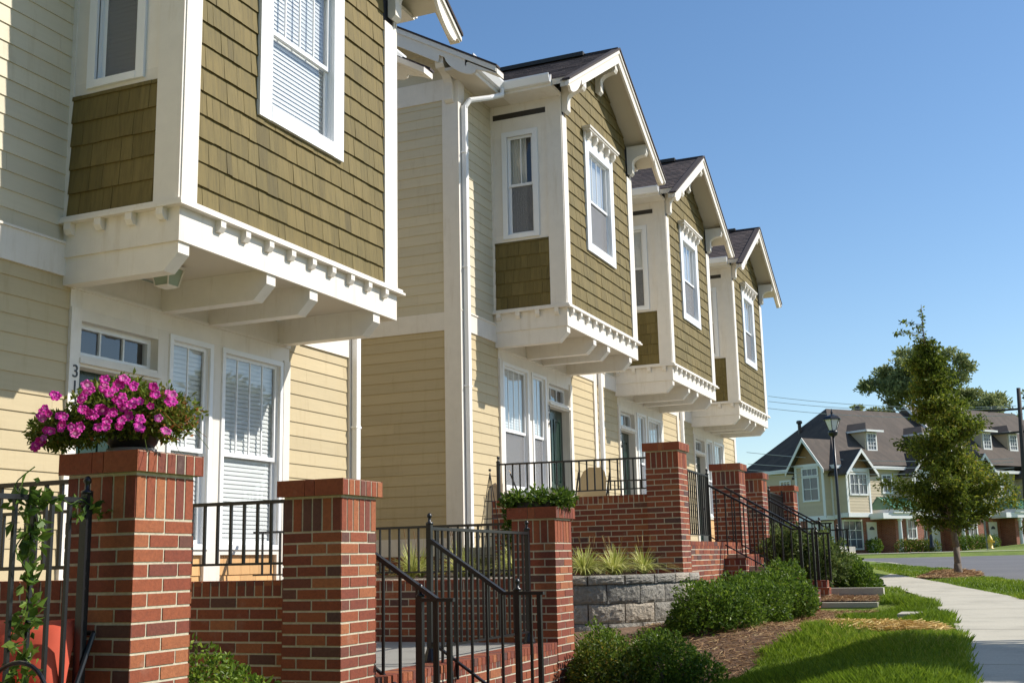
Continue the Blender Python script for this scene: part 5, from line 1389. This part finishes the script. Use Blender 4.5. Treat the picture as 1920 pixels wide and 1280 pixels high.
def gable(u0,u1,h,hp,v,vb,mf='farbrown',over=.45):
    uc=(u0+u1)/2; sl=(hp-h)/((u1-u0)/2)
    g=MB(); g.prism(TFa(v),[(u0,h),(u1,h),(uc,hp)],-.1,0,.5); lap(g,TFa(v),[[(u0,h),(u1,h),(uc,hp)]],h,.19,(3,5),.02,top=.1,gap=0); g.build('gable_wall',mf,bh)
    g=MB()
    for s_ in (-1,1):
        e=(uc+s_*((u1-u0)/2+over), hp+.12-sl*((u1-u0)/2+over))
        a,b=(uc,hp+.12),e
        P=[FW(a[0],v+.45,a[1]),FW(b[0],v+.45,b[1]),FW(b[0],vb,b[1]),FW(a[0],vb,a[1])]
        g.hexa([(p[0],p[1],p[2]-.12) for p in P]+P,.5)
    g.build('gable_roof','farroof',bh)
    g=MB()
    for s_ in (-1,1):
        e=(uc+s_*((u1-u0)/2+over), hp+.12-sl*((u1-u0)/2+over))
        g.prism(TFa(v+.45),[(uc,hp+.13),(e[0],e[1]+.01),(e[0],e[1]-.22),(uc,hp-.12)],0,.04,.5)
    g.build('bargeboard','farwhite',bh)
# units
for k in range(6):
    s0=6.3*k
    # projecting bay with gable
    u0,u1=-3.8+s0,-1.7+s0; vb=.8; z_=.045*k
    g=MB(); siding(g,u0,u1,2.5,5.35+z_,vb,.85); 
    lap(g,lambda a,b,d,u0=u0:FW(u0-d,a,b),[rect(0,vb,2.5,5.3)],2.5,.19,(3,5),.02,top=.1,gap=0)
    g.build('bay_wall','fartan',bh)
    g=MB(); fb(g,u0-.06,u0+.1,vb,vb+.05,2.3,5.35+z_); fb(g,u1-.1,u1+.06,vb,vb+.05,2.3,5.35+z_); fb(g,u0-.06,u1+.06,0,vb+.06,2.28,2.55); fb(g,u0,u1,vb,vb+.07,5.12+z_,5.35+z_); g.build('bay_trim','farwhite',bh)
    fwin(u0+.3,u0+1.0,3.75,4.95,vb+.02); fwin(u0+1.12,u1-.3,3.75,4.95,vb+.02)
    gable(u0,u1,5.35+z_,6.45+z_,vb,-3.4)
    fwin(s0+.55,s0+1.35,3.95,5.0,.01)
    # ground floor: triple window, door, brick porch wall
    g=MB(); T=TFa(-.04)
    fwin(s0-3.45,s0-1.8,.35,2.05,-.04,3,3)
    g=MB(); g.tbox(T,s0-1.2,s0-.45,-.05,1.9,0,.05,.5); g.tbox(T,s0-1.28,s0-1.2,-.05,2.0,0,.07,.5); g.tbox(T,s0-.45,s0-.37,-.05,2.0,0,.07,.5); g.tbox(T,s0-1.2,s0-.45,1.9,2.0,0,.07,.5); d_=g.build('front_door','farwhite',bh)
    g=MB(); n=10; cx,cz=s0-.82,1.5
    g.prism(T,[(cx+.24*math.cos(math.pi*q/n),cz+.22*math.sin(math.pi*q/n)) for q in range(n+1)],.05,.056,.5); g.build('fanlight','fardark',d_)
    # porch: columns, beam, green metal roof
    pu0,pu1,pv=s0-2.4 if k==0 else s0-2.4, s0+2.2, 1.8
    g=MB(); fb(g,s0-1.9,s0+.9,.85,pv+.1,2.15+z_,2.5+z_); fb(g,s0-.9,s0+2.6,-.0,.9,2.15+z_,2.5+z_); fb(g,s0-.95,s0+2.7,.0,pv+.2,2.5+z_,2.75+z_); g.build('porch_beam','farwhite',bh)
    g=MB(); uc0,uc1=s0-1.0,s0+2.75
    P=[FW(uc0,pv+.3,2.76+z_),FW(uc1,pv+.3,2.76+z_),FW(uc1,0,3.6+z_),FW(uc0+.9,0,3.6+z_)]
    g.poly(P,.5); g.poly([FW(uc0,pv+.3,2.76+z_),FW(uc0+.9,0,3.6+z_),FW(uc0,0,2.76+z_)],.5)
    g.poly([FW(uc1,pv+.3,2.76+z_),FW(uc1,0,2.76+z_),FW(uc1,0,3.6+z_)],.5); g.poly([FW(uc0,pv+.3,2.75+z_),FW(uc1,pv+.3,2.75+z_),FW(uc1,0,2.75+z_),FW(uc0,0,2.75+z_)],.5)
    for q in range(9):
        f=q/8; a=Vector(FW(uc0+(uc1-uc0)*f,pv+.3,2.79+z_)); b=Vector(FW(uc0+.9+(uc1-uc0-.9)*f,0,3.63+z_)); g.tube(a,b,.025,None,4)
    g.build('porch_roof','greenmetal',bh)
    g=MB(); 
    g.lathe(FW(s0-.15,pv-.1,-.1),[(.2,0),(.2,.35),(.15,.4),(.13,.45),(.11,2.1),(.17,2.15),(.17,2.3)],12); g.build('porch_column','farwhite',bh)
    g=MB(); fb(g,s0+.15,s0+2.9,-.05,1.1,-.5,2.2); g.build('brick_porch_block','farbrick',bh)
    fwin(s0+1.3,s0+2.05,.95,2.1,1.1)
    # dormer
    du=s0+2.2 if k!=0 else 2.2
    if k in (0,1,2,3,4):
        du={0:.6,1:6.3,2:13.0,3:16.1,4:22.4}[k]; vd=-.7
        dz=.5 if k in (2,3) else 0
        g=MB(); fb(g,du-.6,du+.6,vd-2.4,vd,6.5+dz,8.05+dz); g.build('dormer_wall','fartan',bh)
        g=MB(); P=[FW(du-.85,vd+.35,8.05+dz),FW(du+.85,vd+.35,8.05+dz),FW(du+.85,vd-3.2,8.05+dz),FW(du-.85,vd-3.2,8.05+dz)]
        ap=[FW(du,vd-.35,8.65+dz),FW(du,vd-3.2,8.65+dz)]
        g.poly([P[0],P[1],ap[0]],.5); g.poly([P[1],P[2],ap[1],ap[0]],.5); g.poly([P[3],P[0],ap[0],ap[1]],.5); g.poly(P[::-1],.5); g.build('dormer_roof','farroof',bh)
        g=MB(); fb(g,du-.87,du+.87,vd+.33,vd+.4,7.95+dz,8.08+dz); fb(g,du-.87,du-.8,vd-2.4,vd+.4,7.95+dz,8.08+dz); g.build('dormer_trim','farwhite',bh)
        fwin(du-.36,du+.4,6.80+dz,7.82+dz,vd,3,4)
# roof: front slope, steep hipped left end, back
g=MB(); e0=5.6; ef=.45; eb=-8.3; vr=-3.93; hr=9.9
RL=FW(.08,vr,hr); RR=FW(33,vr,hr+.4); A2=FW(-4.3,ef,e0); B_=FW(36.5,ef,e0+.5); Cb=FW(36.5,eb,e0+.5); D_=FW(-4.3,eb,e0)
g.poly([A2,B_,RR,RL],.5); g.poly([A2,RL,D_],.5); g.poly([D_,RL,RR,Cb],.5); g.poly([B_,Cb,RR],.5); g.poly([A2,D_,Cb,B_],.5)
g.build('hipped_roof','farroof',bh)
g=MB(); prof=[(ef+.1,5.95),(vr,10.6),(eb,5.95)]
for (ua,ub) in ((8.3,21.5),):
    P=[FW(ua,v,h) for v,h in prof]+[FW(ub,v,h) for v,h in prof]
    g.poly([P[0],P[3],P[4],P[1]],.5); g.poly([P[1],P[4],P[5],P[2]],.5); g.poly([P[0],P[1],P[2]],.5); g.poly([P[3],P[5],P[4]],.5)
g.build('raised_roof','farroof',bh)
g=MB(); g.prism(lambda a,b,d:FW(8.3-d,a,b),[(ef+.2,5.8),(ef+.2,6.05),(vr,10.72),(vr,10.42)],0,.08,.5); g.build('raised_roof_trim','farwhite',bh)
for (u,v,z,r_) in ((-1.6,-4.9,8.3,.12),(3.6,-4.2,9.5,.12)):
    g=MB(); g.lathe(FW(u,v,z-.8),[(r_,0),(r_,1.35),(r_*1.7,1.4),(r_*1.7,1.55),(r_,1.6)],10); g.build('roof_vent','black',bh)
g=MB(); g.lathe(FW(.1,1.5,2.3),[(.09,0),(.1,.1),(.06,.18)],8); g.build('porch_lamp','black',bh)
# far pavement and path (structure)
g=MB()
def far_strip(pts,w_,off=.02):
    for (a,b),(c,d) in zip(pts,pts[1:]):
        n=8
        for k in range(n):
            x0,y0=a+(c-a)*k/n,b+(d-b)*k/n; x1,y1=a+(c-a)*(k+1)/n,b+(d-b)*(k+1)/n
            g.poly([(x0,y0,gz(x0,y0)+off),(x1,y1,gz(x1,y1)+off),(x1,y1+w_,gz(x1,y1+w_)+off),(x0,y0+w_,gz(x0,y0+w_)+off)],.5)
far_strip([(-9,56.2),(-6,55.9),(-3.6,56.4),(0,57.2),(14,59.5)],1.2,.05); far_strip([(-4.6,57.0),(-3.0,60.5),(-1.9,66),(-1.2,74)],.9,.05)
tag(g.build('far_path','concrete'),kind='structure')

# ------------------------------------------------------------------ far trees
t=thing('spreading_tree',(-6.2,106,.2),'broad leafy tree rising behind the roofs across the road','tree')
b=Vector(t.location); g=MB(); g.path([b,b+Vector((0,0,5)),b+Vector((.5,0,8.5))],[.5,.4,.28],9)
rr=random.Random(5); lob=[]
for (dx,z,rad) in ((-4.6,11.2,1.5),(-3.6,13.2,1.6),(-2.6,10.6,1.8),(-1.9,14.7,1.7),(-.4,15.9,1.7),(1.0,15.6,1.7),(.2,12.6,2.3),(2.3,14.4,1.4),(3.6,12.8,1.5),(4.6,11.4,1.5),(5.6,12.2,1.1),(6.3,10.2,1.5),(2.4,10.4,2.1),(7.3,9.3,1.2),(-5.3,12.1,.9),(3.2,15.6,.9),(-3.0,15.2,.8)):
    c=b+Vector((dx,rr.uniform(-2.5,2.5),z)); limb(g,b+Vector((.3,0,rr.uniform(5,8))),c,.16,.04,.08,5)
    for q in range(5): lob.append((c.x+rr.uniform(-.8,.8)*rad,c.y+rr.uniform(-.8,.8)*rad,c.z+rr.uniform(-.6,.6)*rad,rad*.55,rad*.55,rad*.33))
g.build('trunk','bark',t,True)
V,r=leafcloud(lob,26000,.33,53,shell=.2,lump=.35,asp=.5); g=MB(); g.quads(V,np.clip(r.beta(2,2,size=len(V)),0,1)); g.build('crown','fartree',t)
t=thing('roadside_far_tree',(3.6,90,.9),'partly visible tree at the right edge behind the utility pole','tree')
b=Vector(t.location); g=MB(); g.path([b,b+Vector((0,0,8))],[.25,.12],8); lob=[]
for k in range(14):
    c=b+Vector((rr.uniform(-2.0,1.8),rr.uniform(-1.5,1.5),rr.uniform(7,11.5))); limb(g,b+Vector((0,0,6)),c,.08,.02); lob.append((c.x,c.y,c.z,.6,.6,.35))
g.build('trunk','bark',t,True); V,r=leafcloud(lob,2600,.3,54,shell=.2); g=MB(); g.quads(V,r.beta(2,2,size=len(V))); g.build('crown','fartree',t)
# hedges
shrub('dark_hedge','low dark hedge against the brick wall across the road',[(-6.5+.35*k,75.8+.25*k,gz(-6.3,76)+.35,.4,.4,.48) for k in range(6)],4200,.10,'yelbox',61,(-5.6,76.4,gz(-5.6,76.4)),cat='hedge',stems=False)
shrub('clipped_hedge','bright green clipped hedge across the road, right of the young tree trunk',[(-3.3+.38*k,79.2+.5*k,gz(-2.5,80)+.4,.42,.45,.5) for k in range(6)],4600,.10,'boxwood',62,(-2.5,80.2,gz(-2.5,80.2)),cat='hedge',stems=False)
shrub('doorstep_shrub','small dark shrub beside the white door across the road',[(-8.3,77.3,gz(-8.3,77.3)+.45,.5,.5,.5)],1500,.11,'boxwood',63,(-8.3,77.3,gz(-8.3,77.3)),stems=False)
shrub('rusty_shrub','rust-tinged shrub at the far right edge across the road',[(1.2,80,gz(1.2,80)+.9,.9,.9,.8),(2.4,80.5,gz(2.4,80.5)+.8,.9,.9,.7)],3000,.13,'yelbox',64,(1.6,80,gz(1.6,80)),stems=False)

# ------------------------------------------------------------------ street lamps
def lamp(loc,H,label):
    t=thing('street_lamp',loc,label,'street lamp','black lantern street lamps'); x,y,z=loc
    g=MB(); g.lathe(loc,[(.16,0),(.16,.25),(.12,.32),(.10,.8),(.075,.9),(.06,H*.4),(.045,H-1.05)],14); g.build('pole','black',t,True)
    zl=z+H-1.05
    g=MB(); g.lathe((x,y,zl),[(.06,0),(.15,.05),(.19,.14),(.19,.22),(.14,.25)],14); g.build('lamp_base','black',t,True)
    g=MB(); g.lathe((x,y,zl+.25),[(.155,0),(.31,.42)],6); g.build('lamp_shade','frost',t)
    g=MB()
    for k in range(6):
        q=2*math.pi*(k+.5)/6; g.tube((x+.16*math.cos(q),y+.16*math.sin(q),zl+.25),(x+.315*math.cos(q),y+.315*math.sin(q),zl+.67),.015)
    g.lathe((x,y,zl+.67),[(.39,0),(.39,.03),(.29,.13),(.12,.19),(.05,.22),(.035,.27),(.06,.30),(.03,.33),(.015,.45)],6); g.build('lamp_roof','black',t)
    return t
lamp((-6.36,47.5,gz(-6.36,47.5)),5.85,'black street lamp with glass lantern on the grass beyond the row of patios')
def dark_lamp(): 
    return lamp((-4.77,75.37,.12),4.3,'dark street lamp across the road, its lantern hidden by the young tree')
dark_lamp()
# sign post
t=thing('sign_post',(-1.6,72.2,gz(-1.6,72.2)),'thin grey metal post standing beside the yellow hydrant','post')
g=MB(); g.box(-1.63,-1.57,72.17,72.23,gz(-1.6,72.2)-.1,gz(-1.6,72.2)+2.2,.5); g.build('post','steel',t)
g=MB(); g.box(-1.625,-1.605,72.0,72.4,gz(-1.6,72.2)+1.75,gz(-1.6,72.2)+2.2,.5); g.build('sign_plate','steel',t)
# hydrant
hx,hy=-1.46,74.4; hz=gz(hx,hy)
t=thing('fire_hydrant',(hx,hy,hz),'yellow fire hydrant on the grass across the road','fire hydrant')
g=MB(); g.lathe((hx,hy,hz),[(.2,0),(.2,.05),(.13,.07),(.13,.5),(.16,.52),(.16,.56),(.14,.6),(.10,.72),(.04,.78),(.04,.84)],14); g.build('body','yellow',t,True)
for a,b in (((hx-.13,hy,hz+.42),(hx-.25,hy,hz+.42)),((hx+.13,hy,hz+.42),(hx+.25,hy,hz+.42)),((hx,hy-.13,hz+.35),(hx,hy-.26,hz+.35))):
    g=MB(); g.tube(a,b,.06,.06,10); g.build('outlet','yellow',t)
# utility pole and wires
pz=gz(.8,76.5)
t=thing('utility_pole',(.75,76.5,pz),'dark wooden utility pole with crossarms at the right edge','utility pole')
g=MB(); g.tube((.62,76.6,pz-.3),(.93,76.4,9.7),.17,.12,12); g.build('pole','pole',t,True)
for z in (8.3,6.9):
    g=MB(); g.hexa([(-.9,76.0,z),(2.7,76.9,z+.15),(2.7,77.0,z+.15),(-.9,76.1,z),(-.9,76.0,z+.12),(2.7,76.9,z+.27),(2.7,77.0,z+.27),(-.9,76.1,z+.12)],.5); g.build('crossarm','pole',t)
g=MB(); g.tube((2.05,77.1,pz),(2.05,77.1,7.9),.09,.08,10); g.lathe((1.35,76.5,6.9),[(.2,0),(.22,.1),(.22,.7),(.12,.8)],10); g.build('conduit','steel',t)
for k in range(6):
    g=MB(); g.lathe((-.7+.6*k,76.05+.15*k,8.45),[(.03,0),(.05,.06),(.03,.14)],8); g.build('insulator','greypot',t)
WR=[((-14.3,76.8,10.4),(.71,76.2,8.6)),((-14.3,76.8,10.05),(.53,76.2,8.5)),((-14.4,76.8,9.6),(.66,76.2,8.05)),((-15.9,76.6,6.75),(.24,76.4,5.45)),((-15.9,76.7,6.0),(.24,76.4,5.25)),((-15.9,76.8,5.6),(.24,76.4,4.9)),((-15.9,76.9,5.3),(.24,76.4,4.75)),((14,80,9.6),(.9,76.5,8.9)),((14,80,9.2),(.9,76.5,8.5))]
wt=thing('overhead_wires',(0,76,pz),'thin pale overhead wires crossing in front of the far roofs, to the utility pole','wires')
for a,b in WR:
    a=Vector(a);b=Vector(b); g=MB(); g.path([a.lerp(b,k/12)-Vector((0,0,.35*4*(k/12)*(1-k/12))) for k in range(13)],.017,5); g.build('wire','wire',wt)
# ------------------------------------------------------------------ camera, light
cam = bpy.data.cameras.new('camera'); co = bpy.data.objects.new('camera', cam); col.objects.link(co)
cam.sensor_width = 36; cam.lens = 2171.07/1920*36; cam.clip_end = 3000; cam.clip_start=.05
yaw,pit,rol = R(23.0504),R(10.74),R(-1.2531)
cy,sy,cp,sp = math.cos(yaw),math.sin(yaw),math.cos(pit),math.sin(pit)
fw=Vector((-sy*cp,cy*cp,sp)); rt=Vector((cy,sy,0)); uu=rt.cross(fw)
r2=rt*math.cos(rol)+uu*math.sin(rol); u2=-rt*math.sin(rol)+uu*math.cos(rol)
mt=Matrix((r2,u2,-fw)).transposed().to_4x4(); co.matrix_world=mt
sc.camera=co
az,el = 29,40
w=bpy.data.worlds.new('World'); sc.world=w; w.use_nodes=True; nt=w.node_tree
bg=nt.nodes['Background']; sk=nt.nodes.new('ShaderNodeTexSky'); sk.sky_type='NISHITA'; sk.sun_disc=False
sk.sun_elevation=R(el); sk.sun_rotation=R(90-az); sk.air_density=1.0; sk.dust_density=.3; sk.ozone_density=1.8
hs_=nt.nodes.new('ShaderNodeHueSaturation'); hs_.inputs['Saturation'].default_value=1.15; hs_.inputs['Value'].default_value=1.28
nt.links.new(sk.outputs[0],hs_.inputs['Color']); nt.links.new(hs_.outputs[0],bg.inputs[0]); bg.inputs[1].default_value=.10
s=bpy.data.lights.new('sun','SUN'); s.energy=5.0; s.angle=R(.53); s.color=(1,.945,.85)
so=bpy.data.objects.new('sun',s); col.objects.link(so)
d=Vector((math.cos(R(el))*math.cos(R(az)),math.cos(R(el))*math.sin(R(az)),math.sin(R(el))))
so.rotation_euler=d.to_track_quat('Z','Y').to_euler(); so.location=(20,20,30)
sc.view_settings.view_transform='Standard'; sc.view_settings.look='None'; sc.view_settings.exposure=.27; sc.view_settings.gamma=1
